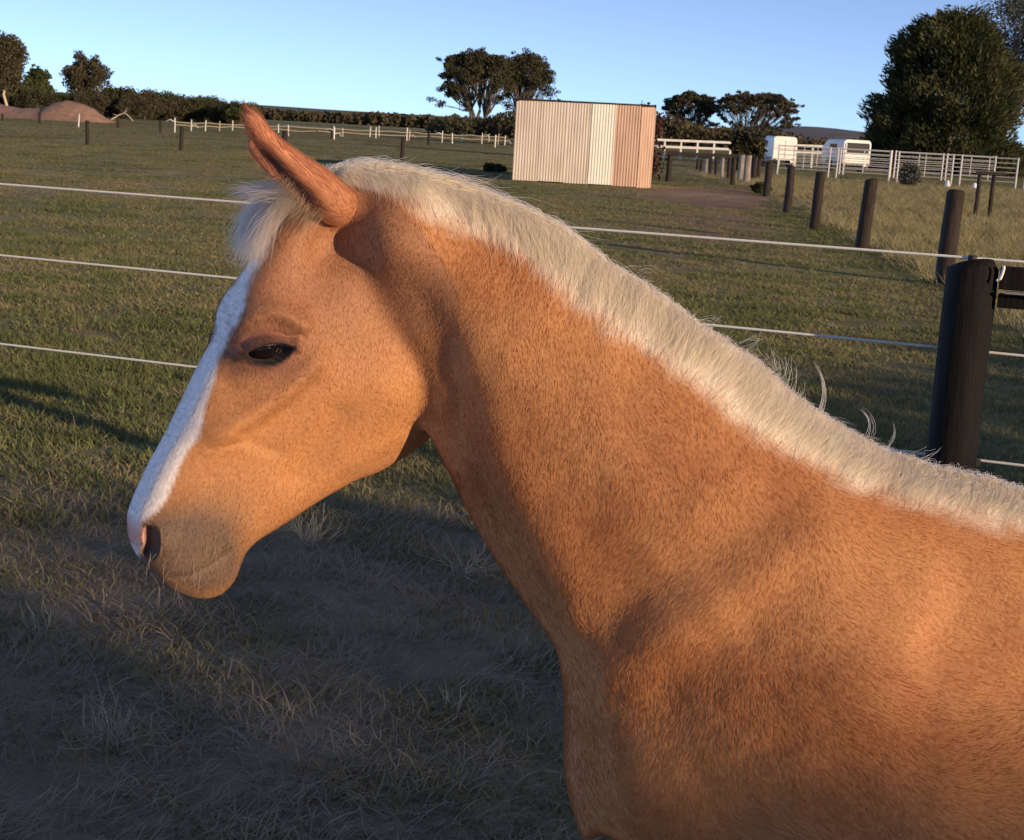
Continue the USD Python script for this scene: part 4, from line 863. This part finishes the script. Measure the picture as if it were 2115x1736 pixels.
# the near wire fence: a thick tarred post, three white ropes, two half rails to the right
fence = thing('wire_fence', 'three white electric ropes on a thick black post close behind the foal', 'fence', (0, 0, 0))
YP = 3.80; pt = at(2009, 545, YP); fb = np.array([pt[0], YP, 0.]); hp = pt[2]
obj('post', shifted(post_mesh(hp, .0665, 1, taper=.03, rows=14, sides=22), fb), tar_m, fence, smooth=40)
YL = 5.02; XR = 3200
lines = [((-700, 380 + (-700) * .0761), (3200, 380 + 3200 * .0761)), ((-700, 527 - 700 * .0983), (3200, 527 + 3200 * .0983)), ((-700, 710 - 700 * .119), (3200, 710 + 3200 * .119))]
def fence_y(px): return None
# the fence's upright plane through the post and, five metres off, its left run
n_ = np.array([YL - YP, at(2009, 545, YP)[0] - at(0, 380, YL)[0]]); n_ = np.array([n_[0], n_[1]]) / np.linalg.norm(n_)
def on_fence(px, py, off):
    d = ray(px, py); k = np.array([fb[0] + n_[0] * off, fb[1] + n_[1] * off]); t = ((k - EYE[:2]) @ n_) / (d[:2] @ n_); return EYE + d * t
rw = []
for i, ((xa, ya), (xb, yb)) in enumerate(lines):
    off = .074 if i else .0
    if i == 0: yb += 0
    A, Bp = on_fence(xa, ya, off), on_fence(xb, yb, off); tt = np.linspace(0, 1, 60)
    P = A + (Bp - A) * tt[:, None]; obj('rope', tubes(P, .0041, 6), rope_m, fence, smooth=True); rw.append((A, Bp))
    q = on_fence(2009, ya + (yb - ya) * (2009 - xa) / (xb - xa), off); m = trimesh.creation.cylinder(.012, .05 if i else .045, sections=12)
    if i: m.apply_transform(trimesh.transformations.rotation_matrix(math.pi / 2, [1, 0, 0])); m.apply_translation(q + [0, -.012, 0])
    else: m.apply_translation([q[0], q[1], q[2] - .016])
    obj('insulator', m, black_m, fence, smooth=40)
endp = rw[0][0]; obj('post', shifted(post_mesh(hp + .06, .06, 2, rows=12), (endp[0], endp[1] + .03, 0)), tar_m, fence, smooth=40)
ra, rb = on_fence(2066, 573, -.01), on_fence(2900, 640, -.01); ra2, rb2 = on_fence(2062, 620, .0), on_fence(2900, 688, .0)
obj('rail', box_between(ra, rb, .058, .045), tar_m, fence); obj('rail', box_between(ra2, rb2, .034, .05), tar_m, fence)
obj('rail_edge', box_between(on_fence(2075, 603.5, -.03), on_fence(2900, 671, -.03), .006, .03), grey_wood_m, fence)
tq = [on_fence(*p, -.05) for p in ((2073, 549), (2073, 556), (2070, 566), (2066, 576), (2061, 581), (2059, 577))]; obj('rope_tail', tubes(tq, .0042, 6), rope_m, fence, smooth=True)

# row of dark posts along the track, right
for i, (px, top_, bot, w, what) in enumerate(((1972, 394, 590, 40, 'thick dark timber post behind the black fence post, nearest of the row'), (1797, 370, 514, 28, 'dark leaning timber post, second nearest of the row along the track'), (1696, 355, 477, 21, 'dark timber post standing in a green grass tuft, third nearest of the row'), (1636, 343, 442, 17, 'dark timber post left of the third one in the row along the track'), (1591, 334, 407, 15, 'short dark timber post, farthest of the five spaced ones along the track'))):
    g = ground_at(px - .12 * (bot - top_), bot); Y = g[1]; h = at(px, top_, Y)[2]; r = w * Y / FPX * .5
    t = thing('track_post', what, 'post', (g[0], g[1], 0), group='timber posts along the track'); obj('shaft', post_mesh(h, r, 10 + i, rows=12, lean=((.025, 0), (.045, 0), (.02, 0), (.01, 0), (.015, 0))[i]), wood_m, t, smooth=40)
# closer set posts where the row runs on
for i, (px, top_, bot, w, m, what) in enumerate(((1556, 325, 376, 12, wood_m, 'dark post right of the pale pair where the track row crowds together'), (1541, 322, 381, 15, grey_wood_m, 'pale weathered post at the right end of the dark timber frame'), (1528, 321, 377, 13, grey_wood_m, 'pale weathered post touching the end of the dark top rail'), (1565, 330, 372, 9, wood_m, 'thin dark post among weeds beside the pale pair'))):
    g = ground_at(px, bot); Y = g[1]; h = at(px, top_, Y)[2]; t = thing('yard_post', what, 'post', (g[0], g[1], 0)); obj('shaft', post_mesh(h, w * Y / FPX * .5, 40 + i), m, t, smooth=40)
    obj('cap', shifted(trimesh_cap := (lambda mm: (np.array(mm.vertices), np.array(mm.faces)))(trimesh.creation.cylinder(w * Y / FPX * .44, .02, sections=12)), (0, 0, h + .012)), m, t)
for i, (px, top_, bot) in enumerate(((1504, 326, 368), (1490, 327, 364), (1478, 328, 361), (1467, 328, 358), (1457, 328, 355), (1448, 328, 352), (1440, 328, 349))):
    g = ground_at(px, bot); Y = g[1]; h = at(px, top_, Y)[2]; t = thing('lane_post', 'small post of the line that runs away under the dark top rail', 'post', (g[0], g[1], 0), group='posts receding under the dark rail'); obj('shaft', post_mesh(h, .075, 60 + i, sides=10, rows=5), (wood_m, grey_wood_m)[i % 3 == 1], t, smooth=40)
# dark timber frame
t = thing('timber_frame', 'dark timber frame of two posts and a long top rail right of the shelter', 'frame')
g1, g2 = ground_at(1381, 377), ground_at(1512, 380); Yf = .5 * (g1[1] + g2[1]); a, b = at(1384, 317, Yf), at(1517, 322, Yf)
obj('post', shifted(post_mesh(a[2], .09, 80), (a[0], Yf, 0)), wood_m, t, smooth=40); obj('post', shifted(post_mesh(b[2], .08, 81), (b[0], Yf, 0)), wood_m, t, smooth=40); obj('rail', box_between(a + [-.08, -.1, .0], b + [.08, -.1, .0], .10, .08), wood_m, t)
t = thing('timber_frame', 'small dark timber trestle in front of the steel panels at the right edge', 'trestle')
Yf = 33.0; a, b = at(2024, 356, Yf), at(2054, 358, Yf); obj('post', shifted(post_mesh(a[2], .05, 82, sides=10, rows=5), (a[0], Yf, 0)), wood_m, t, smooth=40); obj('post', shifted(post_mesh(b[2], .05, 83, sides=10, rows=5), (b[0], Yf, 0)), wood_m, t, smooth=40); obj('rail', box_between(a + [-.1, -.06, .0], b + [.22, -.06, .0], .07, .06), wood_m, t)

# posts and stakes in the far paddock
for i, (px, top_, bot, w, what) in enumerate(((180, 249, 297, 8, 'dark thin fence post alone in the grass near the left edge'), (374, 262, 309, 9, 'dark fence post with a hooked wire at its top left of the ear'), (588, 271, 312, 11, 'dark stubby fence post just behind the ear'), (829, 283, 336, 8, 'dark fence post rising over the mane at the top of the neck'))):
    g = ground_at(px, bot); h = at(px, top_, g[1])[2]; t = thing('paddock_post', what, 'post', (g[0], g[1], 0), group='dark posts across the paddock'); r = w * g[1] / FPX * .5
    obj('shaft', post_mesh(h, r, 90 + i, sides=10, rows=6, lean=((0, 0), (.02, 0), (0, 0), (.03, 0))[i]), wood_m, t, smooth=40); obj('insulator', tubes([(r, -.02, h * .92), (r + .05, -.05, h * .95), (r + .07, -.05, h * .85)], .012, 6), black_m, t); obj('insulator', tubes([(-r, -.02, h * .55), (-r - .05, -.05, h * .6), (-r - .06, -.05, h * .45)], .012, 6), black_m, t)
for i, (px, top_, bot) in enumerate(((82, 233, 255), (244, 243, 264), (331, 247, 272), (685, 263, 287), (885, 276, 300), (5, 235, 250))):
    g = ground_at(px, bot); h = at(px, top_, g[1])[2]; o = obj('far_post', shifted(post_mesh(h, .085, 100 + i, sides=8, rows=4), (g[0], g[1], 0)), wood_m, smooth=40); tag(o, 'small dark post in the far paddock, among the white stakes', 'post', 'small dark posts in the far paddock')
rng = np.random.default_rng(44)
for i, (px, top_, bot) in enumerate(((162, 238, 262), (361, 246, 273), (395, 249, 270), (424, 250, 271), (453, 252, 270), (480, 251, 270), (575, 258, 275), (596, 260, 280), (690, 265, 288), (708, 266, 283), (764, 263, 283), (776, 265, 286), (783, 262, 282), (840, 266, 292), (845, 270, 290), (913, 273, 296), (934, 277, 298), (995, 277, 298), (1022, 281, 306), (1028, 278, 300), (1042, 282, 302), (690, 262, 280), (1010, 278, 292), (955, 276, 292), (520, 252, 268))):
    g = ground_at(px, bot); h = at(px, top_, g[1])[2]; lx = rng.normal(0, .05)
    m = [post_mesh(h * 1.1, .038, 130 + i, sides=7, rows=4, lean=(lx, 0))]
    if i % 7 == 1: m.append(limb([(lx * h * .8, 0, h * .8), (lx * h - .3, 0, h * .95), (lx * h - .55, .1, h * .8)], .035, .02, 5))
    if i % 6 == 2: m.append(limb([(0, 0, h * .5), (.3, 0, h * .62), (.45, .1, h * .3)], .03, .015, 5))
    o = obj('stake', shifted(merge(m), (g[0], g[1], 0)), pale_bark_m if i % 5 == 4 else white_m, smooth=40); tag(o, 'thin white stake standing in the far paddock before the scrub', 'stake', 'white stakes in the far paddock')
for k, (ya, yb) in enumerate(((252, 283), (258, 290))):
    q = np.array([[*(ground_at(px, 271 + (px - 361) * .047)[:2]), 0] for px in np.linspace(361, 1042, 30)]); z = np.array([at(px, ya + (px - 361) * (yb - ya) / 681, q_[1])[2] for px, q_ in zip(np.linspace(361, 1042, 30), q)]); q[:, 2] = z + rng.normal(0, .03, 30)
    o = obj('tape', tubes(q, .018, 5), pale_bark_m, smooth=True); tag(o, ('upper pale fence tape strung between the white stakes in the far paddock', 'lower pale fence tape strung between the white stakes in the far paddock')[k], 'fence tape')
o = obj('fallen_branch', shifted(merge([limb([(-1.0, 0, .15), (-.4, .1, .55), (.1, 0, .75), (.5, 0, .45), (.8, .1, .1)], .07, .03, 6), limb([(.0, 0, .7), (.25, 0, 1.0), (.3, 0, 1.15)], .04, .015, 5), limb([(-.5, 0, .5), (-.9, 0, .62)], .03, .01, 5)]), ground_at(255, 252) * [1, 1, 0]), pale_bark_m, smooth=True); tag(o, 'pale dead branch lying arched in front of the windbreak', 'branch')

# corrugated iron shelter
def iron(name, c1, c2, rust):
    return mat(name, {'g': ('geometry', {}), 'mp': ('mapping', dict(scale=(6., 6., .9))), 'n': ('noise_texture', dict(scale=1.0, detail=7.0, roughness=.6)), 'r': ('rgb_ramp', {'ramp': [(.25, rust), (.5, c1), (.75, c2)]}), 'p': ('principled_bsdf', dict(roughness=.55, specular_ior_level=.3))}, [('g.position', 'mp.vector'), ('mp.vector', 'n.vector'), ('n.fac', 'r.fac'), ('r.color', 'p.base_color')])
I_BEIGE = iron('iron_beige', (.62, .53, .44), (.70, .61, .52), (.50, .39, .31)); I_WHITE = iron('iron_white', (.80, .76, .64), (.86, .83, .72), (.72, .66, .54)); I_TAN = iron('iron_tan', (.56, .37, .26), (.63, .44, .32), (.40, .25, .18))
def sheet(a, b, z0, z1, pitch=.076, amp=.0055, top_slope=0.0, round_l=0, round_r=0, n=5, jag=None):
    """A corrugated sheet from a to b on the ground plan, from height z0 to z1 (z1 may be a pair)."""
    a, b = np.asarray(a, float), np.asarray(b, float); L = np.linalg.norm(b - a); e = (b - a) / L; nv = np.array([e[1], -e[0]]); k = int(L / pitch * 10) + 1; s = np.linspace(0, L, k); V = []
    za, zb = (z1, z1) if np.ndim(z1) == 0 else z1; rng = np.random.default_rng(int(abs(a[0]) * 100) + 3)
    for j, sj in enumerate(s):
        off = amp * math.sin(2 * math.pi * sj / pitch); p = a + e * sj + nv * off; zt = za + (zb - za) * sj / L
        for c, dl in ((round_l, sj), (round_r, L - sj)):
            if c and dl < c: zt -= c - math.sqrt(max(c * c - (c - dl) ** 2, 0))
        for q in np.linspace(0, 1, n): V.append((p[0], p[1], z0 + (zt - z0) * q))
    V = np.array(V); F = []
    for j in range(k - 1):
        for i in range(n - 1): q = j * n + i; F += [(q, q + n, q + n + 1), (q, q + n + 1, q + 1)]
    m = np.array(F); W = V.copy(); W[:, :2] += -nv * .0015 * 2          # a thin second skin behind
    return np.vstack([V, W]), np.vstack([m, m[:, ::-1] + len(V)])
t = thing('iron_shelter', 'corrugated iron animal shelter patched in beige, white and tan sheets', 'shelter')
gA, gB = ground_at(1058, 373), ground_at(1313, 388); gC = at(1343, 396, gB[1] + .12)
zA, zB, zC = at(1070, 207, gA[1])[2], at(1324, 219, gB[1])[2], at(1363, 222, gC[1])[2]; sx = lambda f: gA[:2] + (gB[:2] - gA[:2]) * f
zt = lambda f: zA + (zB - zA) * f
f0 = 0; cuts = [(0, .205, I_BEIGE), (.20, .415, I_BEIGE), (.41, .615, I_BEIGE), (.61, .803, I_WHITE), (.80, 1.0, I_TAN)]
for i, (fa, fb_, m) in enumerate(cuts):
    sh = sheet(sx(fa), sx(fb_), .02 + .015 * (i % 2), (zt(fa), zt(fb_)), round_l=.10 if i == 0 else 0); nrm_ = np.array([(gB - gA)[1], -(gB - gA)[0]]); nrm_ /= np.linalg.norm(nrm_); o_ = np.array([nrm_[0], nrm_[1], 0]) * (.012 if i == 3 else .004 * (i % 2)); o = obj('wall_sheet', shifted(sh, o_), m, t, smooth=60)
    if i >= 3: tag(o, ('cream white wall sheet', 'tan wall sheet')[i - 3])
wv = unit(gC[:2] - gB[:2]); o = obj('wall_sheet', sheet(gB[:2] + wv * .02, gC[:2], .0, (zB - .02, zC), round_r=.08), I_TAN, t, smooth=60)
back = unit(np.array([-(gB - gA)[1], (gB - gA)[0]])) * 2.9
for nm, p, q, za_, zb_ in (('side_wall', gA[:2], gA[:2] + back, zA - .03, zA - .35), ('side_wall', gC[:2] + back * .05, gC[:2] + back, zC - .03, zC - .35)): obj(nm, sheet(p, q, .02, (za_, zb_)), I_BEIGE, t, smooth=60)
p0, p1, p2, p3 = gA[:2] - back * .03, gC[:2] - back * .02, gC[:2] + back * 1.03, gA[:2] + back * 1.03
rv = np.array([[*p0, zA + .02], [*p1, zC + .02], [*p2, zC - .33], [*p3, zA - .33]]); m = trimesh.Trimesh(np.vstack([rv, rv + [0, 0, .035]]), [[0, 2, 1], [0, 3, 2], [4, 5, 6], [4, 6, 7], [0, 1, 5], [0, 5, 4], [1, 2, 6], [1, 6, 5], [2, 3, 7], [2, 7, 6], [3, 0, 4], [3, 4, 7]], process=False); obj('roof', m, wood_m, t)
for p, zz in ((gA[:2] + back * .06 + [.08, 0], zA), (sx(.5) + back * .04, zt(.5)), (gB[:2] + back * .05, zB)): obj('frame_post', shifted(post_mesh(zz - .05, .05, 5, sides=8, rows=3), (p[0], p[1], 0)), wood_m, t)

# white rail fence behind the shelter
Yr = 88; t = thing('rail_fence', 'white two-rail fence running from behind the shelter to the horse floats', 'fence')
for k, (y0, y1) in enumerate(((288, 298), (302, 311))): a, b = at(1330, y0 - .5, Yr), at(1700, y1 + 4.5, Yr); obj('rail', box_between(a, b, .13, .06), white_m, t)
for px in np.arange(1340, 1705, 34): a = at(px, 287 + (px - 1330) * .042, Yr); obj('post', box_between((a[0], Yr + .08, -.2), (a[0], Yr + .08, a[2] + .04), .10, .10, up=(0, 1., 0)), white_m, t)

# steel yard panels
def yard_panel(label):
    t = thing('yard_fence', label, 'yard fence', group='steel yard panels')
    W, H = 2.35, 1.30
    for x in (.04, W - .04): obj('upright', tubes([(x, 0, -.05), (x, 0, H)], .036, 8), galv_m, t, smooth=40)
    obj('upright', tubes([(W / 2, .0, .3), (W / 2, 0, H - .05)], 0.016, 6), galv_m, t, smooth=40)
    for k in range(6): z = .28 + k * (H - .33) / 5; obj('rail', tubes([(.04, 0, z), (W - .04, 0, z)], 0.017 if k < 5 else .022, 8), galv_m, t, smooth=40)
    return t
Yp = 66.0; pa = at(1608, 304, Yp); npn = 7; first_p = None
LBL = ['first steel yard panel from the left, in front of the left horse float', 'second steel yard panel, between the two horse floats', 'steel yard panel standing just left of the right float', 'steel yard panel across the rear of the right horse float', 'steel yard panel right of the right float, before the cypress', 'steel yard panel with pale gate post below the middle of the cypress', 'last steel yard panel at the right edge of the picture']
run = 0
for i in range(npn):
    x0 = pa[0] + 2.42 * i; y0 = Yp - 1.0 * i
    if i == 0: first_p = yard_panel(LBL[0]); x_ = first_p; ops = x_.GetPrim(); UsdGeom.Xformable(x_).ClearXformOpOrder(); x_.AddTranslateOp(opSuffix='at').Set(Gf.Vec3d(float(x0), float(y0), 0)); x_.AddRotateZOp(opSuffix='turn').Set(math.degrees(math.atan2(-1.0, 2.42)))
    else:
        x_ = UsdGeom.Xform.Define(stage, '/World/' + numbered('yard_fence')); x_.AddTranslateOp().Set(Gf.Vec3d(float(x0), float(y0), 0)); x_.AddRotateZOp().Set(math.degrees(math.atan2(-1.0, 2.42)))
        for ch in first_p.GetPrim().GetChildren(): c_ = stage.DefinePrim(x_.GetPath().AppendChild(ch.GetName())); c_.GetReferences().AddInternalReference(ch.GetPath())
        tag(x_, LBL[i], 'yard fence', 'steel yard panels')
# a second line of panels, seen through the first
t2 = None
for i in range(4):
    x_ = UsdGeom.Xform.Define(stage, '/World/' + numbered('yard_fence')); x_.AddTranslateOp().Set(Gf.Vec3d(float(at(1640, 304, 74)[0] + 2.4 * i), 74.0 - .5 * i, 0)); x_.AddRotateZOp().Set(-11.0)
    for ch in first_p.GetPrim().GetChildren(): c_ = stage.DefinePrim(x_.GetPath().AppendChild(ch.GetName())); c_.GetReferences().AddInternalReference(ch.GetPath())
    tag(x_, 'steel yard panel of the rear line, seen through the front panels', 'yard fence', 'rear steel yard panels')

# horse floats
def rounded_box(L, W, H, r, z0):
    """A float's body along +y (front) from y=0, rounded along its roof edges and nose."""
    from shapely.geometry import box as sbox
    prof = sbox(-W / 2 + r, z0, W / 2 - r, z0 + H - r).buffer(r, 6).intersection(sbox(-W, z0 + .02, W, 9)); m = trimesh.creation.extrude_polygon(prof, L, engine='earcut'); V = np.array(m.vertices); V = np.stack([V[:, 0], V[:, 2], V[:, 1]], -1); return V, np.array(m.faces)[:, ::-1]
blue_m = mat('float_trim', {'p': ('principled_bsdf', dict(base_color=(.10, .11, .20), roughness=.4))})
def horse_float(label, loc, rotz, W, H, L, opening):
    t = thing('horse_float', label, 'horse float', loc, rotz); z0 = .42
    V, F = rounded_box(L, W, H - z0, .22, z0); b = trimesh.Trimesh(V, F, process=False); b = b.subdivide().subdivide(); V = np.array(b.vertices); k = np.clip((V[:, 1] - L * .62) / (L * .38), 0, 1); V[:, 2] = z0 + (V[:, 2] - z0) * (1 - .30 * k ** 2.2 * ((V[:, 2] - z0) / (H - z0))); V[:, 0] *= 1 - .22 * k ** 2
    obj('body', (V, np.array(b.faces)), white_m, t, smooth=35)
    if opening:
        obj('rear_opening', shifted((lambda q: (np.array(q.vertices), np.array(q.faces)))(trimesh.creation.box((W - .30, .03, (H - z0) * .42))), (0, -.014, H - .16 - (H - z0) * .21)), black_m, t)
        for x in (-(W / 2 - .12), W / 2 - .12): obj('rear_frame', box_between((x, -.03, z0), (x, -.03, H - .2), .09, .05, up=(0, 1., 0)), white_m, t)
        obj('ramp', shifted((lambda q: (np.array(q.vertices), np.array(q.faces)))(trimesh.creation.box((W - .30, .05, (H - z0) * .44))), (0, -.04, z0 + .04 + (H - z0) * .22)), white_m, t)
        obj('hinge', tubes([(-W / 2 + .2, -.07, z0 + .03), (W / 2 - .2, -.07, z0 + .03)], .025, 6), galv_m, t)
    else:
        for x in (-W * .25, W * .25): obj('rear_door', shifted((lambda q: (np.array(q.vertices), np.array(q.faces)))(trimesh.creation.box((W * .47, .035, (H - z0) * .80))), (x, -.02, z0 + .05 + (H - z0) * .42)), white_m, t)
        obj('door_bar', tubes([(-W * .45, -.06, z0 + (H - z0) * .5), (W * .45, -.06, z0 + (H - z0) * .5)], .02, 6), galv_m, t)
    for s in (-1, 1):
        obj('window', shifted((lambda q: (np.array(q.vertices), np.array(q.faces)))(trimesh.creation.box((.02, .62, .26))), (s * (W / 2 + .006), L * .42, z0 + (H - z0) * .70)), dark_glass_m, t)
        obj('trim', box_between((s * (W / 2 + .008), .1, z0 + .10), (s * (W / 2 + .008), L * .6, z0 + .10), .10, .012), blue_m, t)
        w = trimesh.creation.cylinder(.31, .18, sections=22); w.apply_transform(trimesh.transformations.rotation_matrix(math.pi / 2, [0, 1, 0])); w.apply_translation((s * (W / 2 + .10), L * .42, .31)); wh = obj('wheel', w, black_m, t, smooth=40)
        r_ = trimesh.creation.cylinder(.16, .02, sections=18); r_.apply_transform(trimesh.transformations.rotation_matrix(math.pi / 2, [0, 1, 0])); r_.apply_translation((s * (W / 2 + .20), L * .42, .31)); obj('hub', r_, galv_m, t, smooth=40)
        a = np.linspace(0, math.pi, 10); obj('mudguard', merge([box_between((s * (W / 2 + .11), L * .42 + .40 * math.cos(p), .31 + .40 * math.sin(p)), (s * (W / 2 + .11), L * .42 + .40 * math.cos(q), .31 + .40 * math.sin(q)), .02, .22, up=(0, math.cos((p + q) / 2), math.sin((p + q) / 2))) for p, q in zip(a[:-1], a[1:])]), white_m, t)
        obj('tail_light', shifted((lambda q: (np.array(q.vertices), np.array(q.faces)))(trimesh.creation.box((.12, .02, .07))), (s * (W / 2 - .16), -.072, z0 + .06)), mat_red, t)
    obj('drawbar', merge([tubes([(s * W * .3, L - .2, .48), (0, L + 1.0, .48)], .04, 6) for s in (-1, 1)]), galv_m, t); obj('jockey_wheel', tubes([(0.1, L + .8, .02), (.1, L + .8, .75)], .03, 8), galv_m, t)
    return t
mat_red = mat('red_lens', {'p': ('principled_bsdf', dict(base_color=(.35, .02, .02), roughness=.3))})
YF = 82
for lab, lpx, rpx, top_, dz, ang, opn in (('white closed horse float at the left behind the steel panels', 1598, 1649, 280, 0, -12, False), ('white horse float with open dark rear window behind the steel panels', 1742, 1804, 287, 0, -24, True)):
    a, b = at(lpx, top_, YF), at(rpx, top_, YF); W = (b[0] - a[0]) / math.cos(math.radians(ang)); H = a[2]
    horse_float(lab, (.5 * (a[0] + b[0]), YF, -.02), math.radians(-ang), W, H, 2.3 if opn else 2.8, opn)
# bushes and small things in the yard and on the grass
def bush(name, label, px, bot, top_, w, m, seed, n=2500, size=.10, cat='bush', Y=None):
    g = ground_at(px, bot) if Y is None else at(px, 250, Y); h = max(at(px, top_, g[1])[2], .15); k = w * g[1] / FPX; return tree(name, label, (g[0], g[1], 0), h, k, k, seed, kind='bush', leafm=m, n=n, size=size, trunk_r=.03, cat=cat)
bush('shrub', 'low dark green shrub in the grass left of the iron shelter', 1022, 357, 336, 30, L_GREEN, 201, 2600, .10)
bush('shrub', 'dark conical shrub behind the pale posts of the yard', 1552, 318, 250, 26, L_DARK, 202, 5000, .22, Y=70)
bush('shrub', 'dark reddish bush peeping over the right corner of the shelter roof', 1335, 240, 206, 22, L_RED, 203, 2600, .12, Y=47)
bush('shrub', 'dark bush showing above the left part of the shelter roof', 1140, 230, 184, 34, L_DARK, 204, 5000, .2, Y=75)
bush('shrub', 'green weeds at the foot of the posts where the track narrows', 1572, 400, 372, 22, L_GREEN, 205, 2600, .08, cat='weeds')
bush('shrub', 'grey leafless shrub in front of the steel panels below the cypress', 1890, 362, 326, 22, L_GUM, 206, 1200, .10, Y=55)
for i, (px, bot, w) in enumerate(((1956, 386, 9), (2012, 392, 10))):
    g = ground_at(px, bot); o = obj('bucket', trimesh.creation.cone(.13, .45, sections=14).slice_plane([0, 0, .26], [0, 0, -1]).apply_translation((g[0], g[1], 0)), white_m, smooth=40); tag(o, ('small white bucket in the dry grass left of the trestle', 'small white bucket in the dry grass under the trestle')[i], 'bucket')
weed_m = mat('dry_weed', {'p': ('principled_bsdf', dict(base_color=(.42, .34, .23), roughness=.8))})
for i, (px, py, hh, what) in enumerate(((238, 1540, .15, 'dry spreading weed on the trampled ground at the lower left'), (640, 1120, .14, 'dry brown weed under the foal jaw'), (965, 1180, .16, 'pale dry weed beside the front of the neck'), (940, 1470, .09, 'small forked dry stalk left of the chest'), (766, 1535, .08, 'single upright dry stalk in the trampled grass at the lower middle'), (90, 1300, .10, 'low dry weed at the left edge of the trampled ground'))):
    rng = np.random.default_rng(300 + i); g = ground_at(px, py); parts = []
    for _ in range((26, 26, 22, 5, 3, 16)[i]):
        a = rng.uniform(0, 6.283); le = rng.uniform(.2, 1.25); L = hh * rng.uniform(.6, 1.3); d = np.array([math.cos(a) * math.sin(le), math.sin(a) * math.sin(le), math.cos(le)]); p = rng.normal(0, .02, 3) * [1, 1, 0]
        q = [p + d * L * k + rng.normal(0, .006, 3) + np.array([0, 0, -.25 * L * k * k]) for k in (0, .35, .7, 1)]; parts.append(limb(q, .0022, .0008, 4))
        for k in (1, 2):
            e = unit(d + rng.normal(0, .6, 3)); parts.append(limb([q[k], q[k] + e * L * .2, q[k] + e * L * .38 + [0, 0, .01]], .0013, .0006, 4))
    o = obj('dry_weed', shifted(merge(parts), (g[0], g[1], float(ground_z(g[0], g[1])))), weed_m); tag(o, what, 'weed')
# the windbreak behind the camera that keeps the low sun off the near grass
hd = np.array([SUN[0], SUN[1]]) / math.hypot(SUN[0], SUN[1]); D_ = 20.0; c = np.array([.3, 1.6]) + hd * D_; pr = np.array([-hd[1], hd[0]]); rng = np.random.default_rng(90); C, R = [], []
Hh = .70 + D_ * math.tan(SUN_EL)
for s in np.arange(-16, 16, .55):
    for k in range(4): zz = Hh * (.12 + .25 * k); C.append([*(c + pr * s + hd * rng.uniform(-.5, .5)), zz]); R.append(.62 if k < 3 else .45)
C = np.array(C); C[3::4, 2] = Hh - .42 + rng.uniform(-.12, .1, len(C[3::4])); t = thing('hedge', 'long clipped hedge behind the camera, outside the picture', 'hedge')
obj('foliage', leaves(rng, C, np.array(R), 46000, .24, 1.0), L_GREEN, t); obj('stems', merge([limb([(*(c + pr * s), -.1), (*(c + pr * s), Hh * .8)], .05, .02, 5) for s in np.arange(-15.5, 16, 1.2)]), bark_m, t)
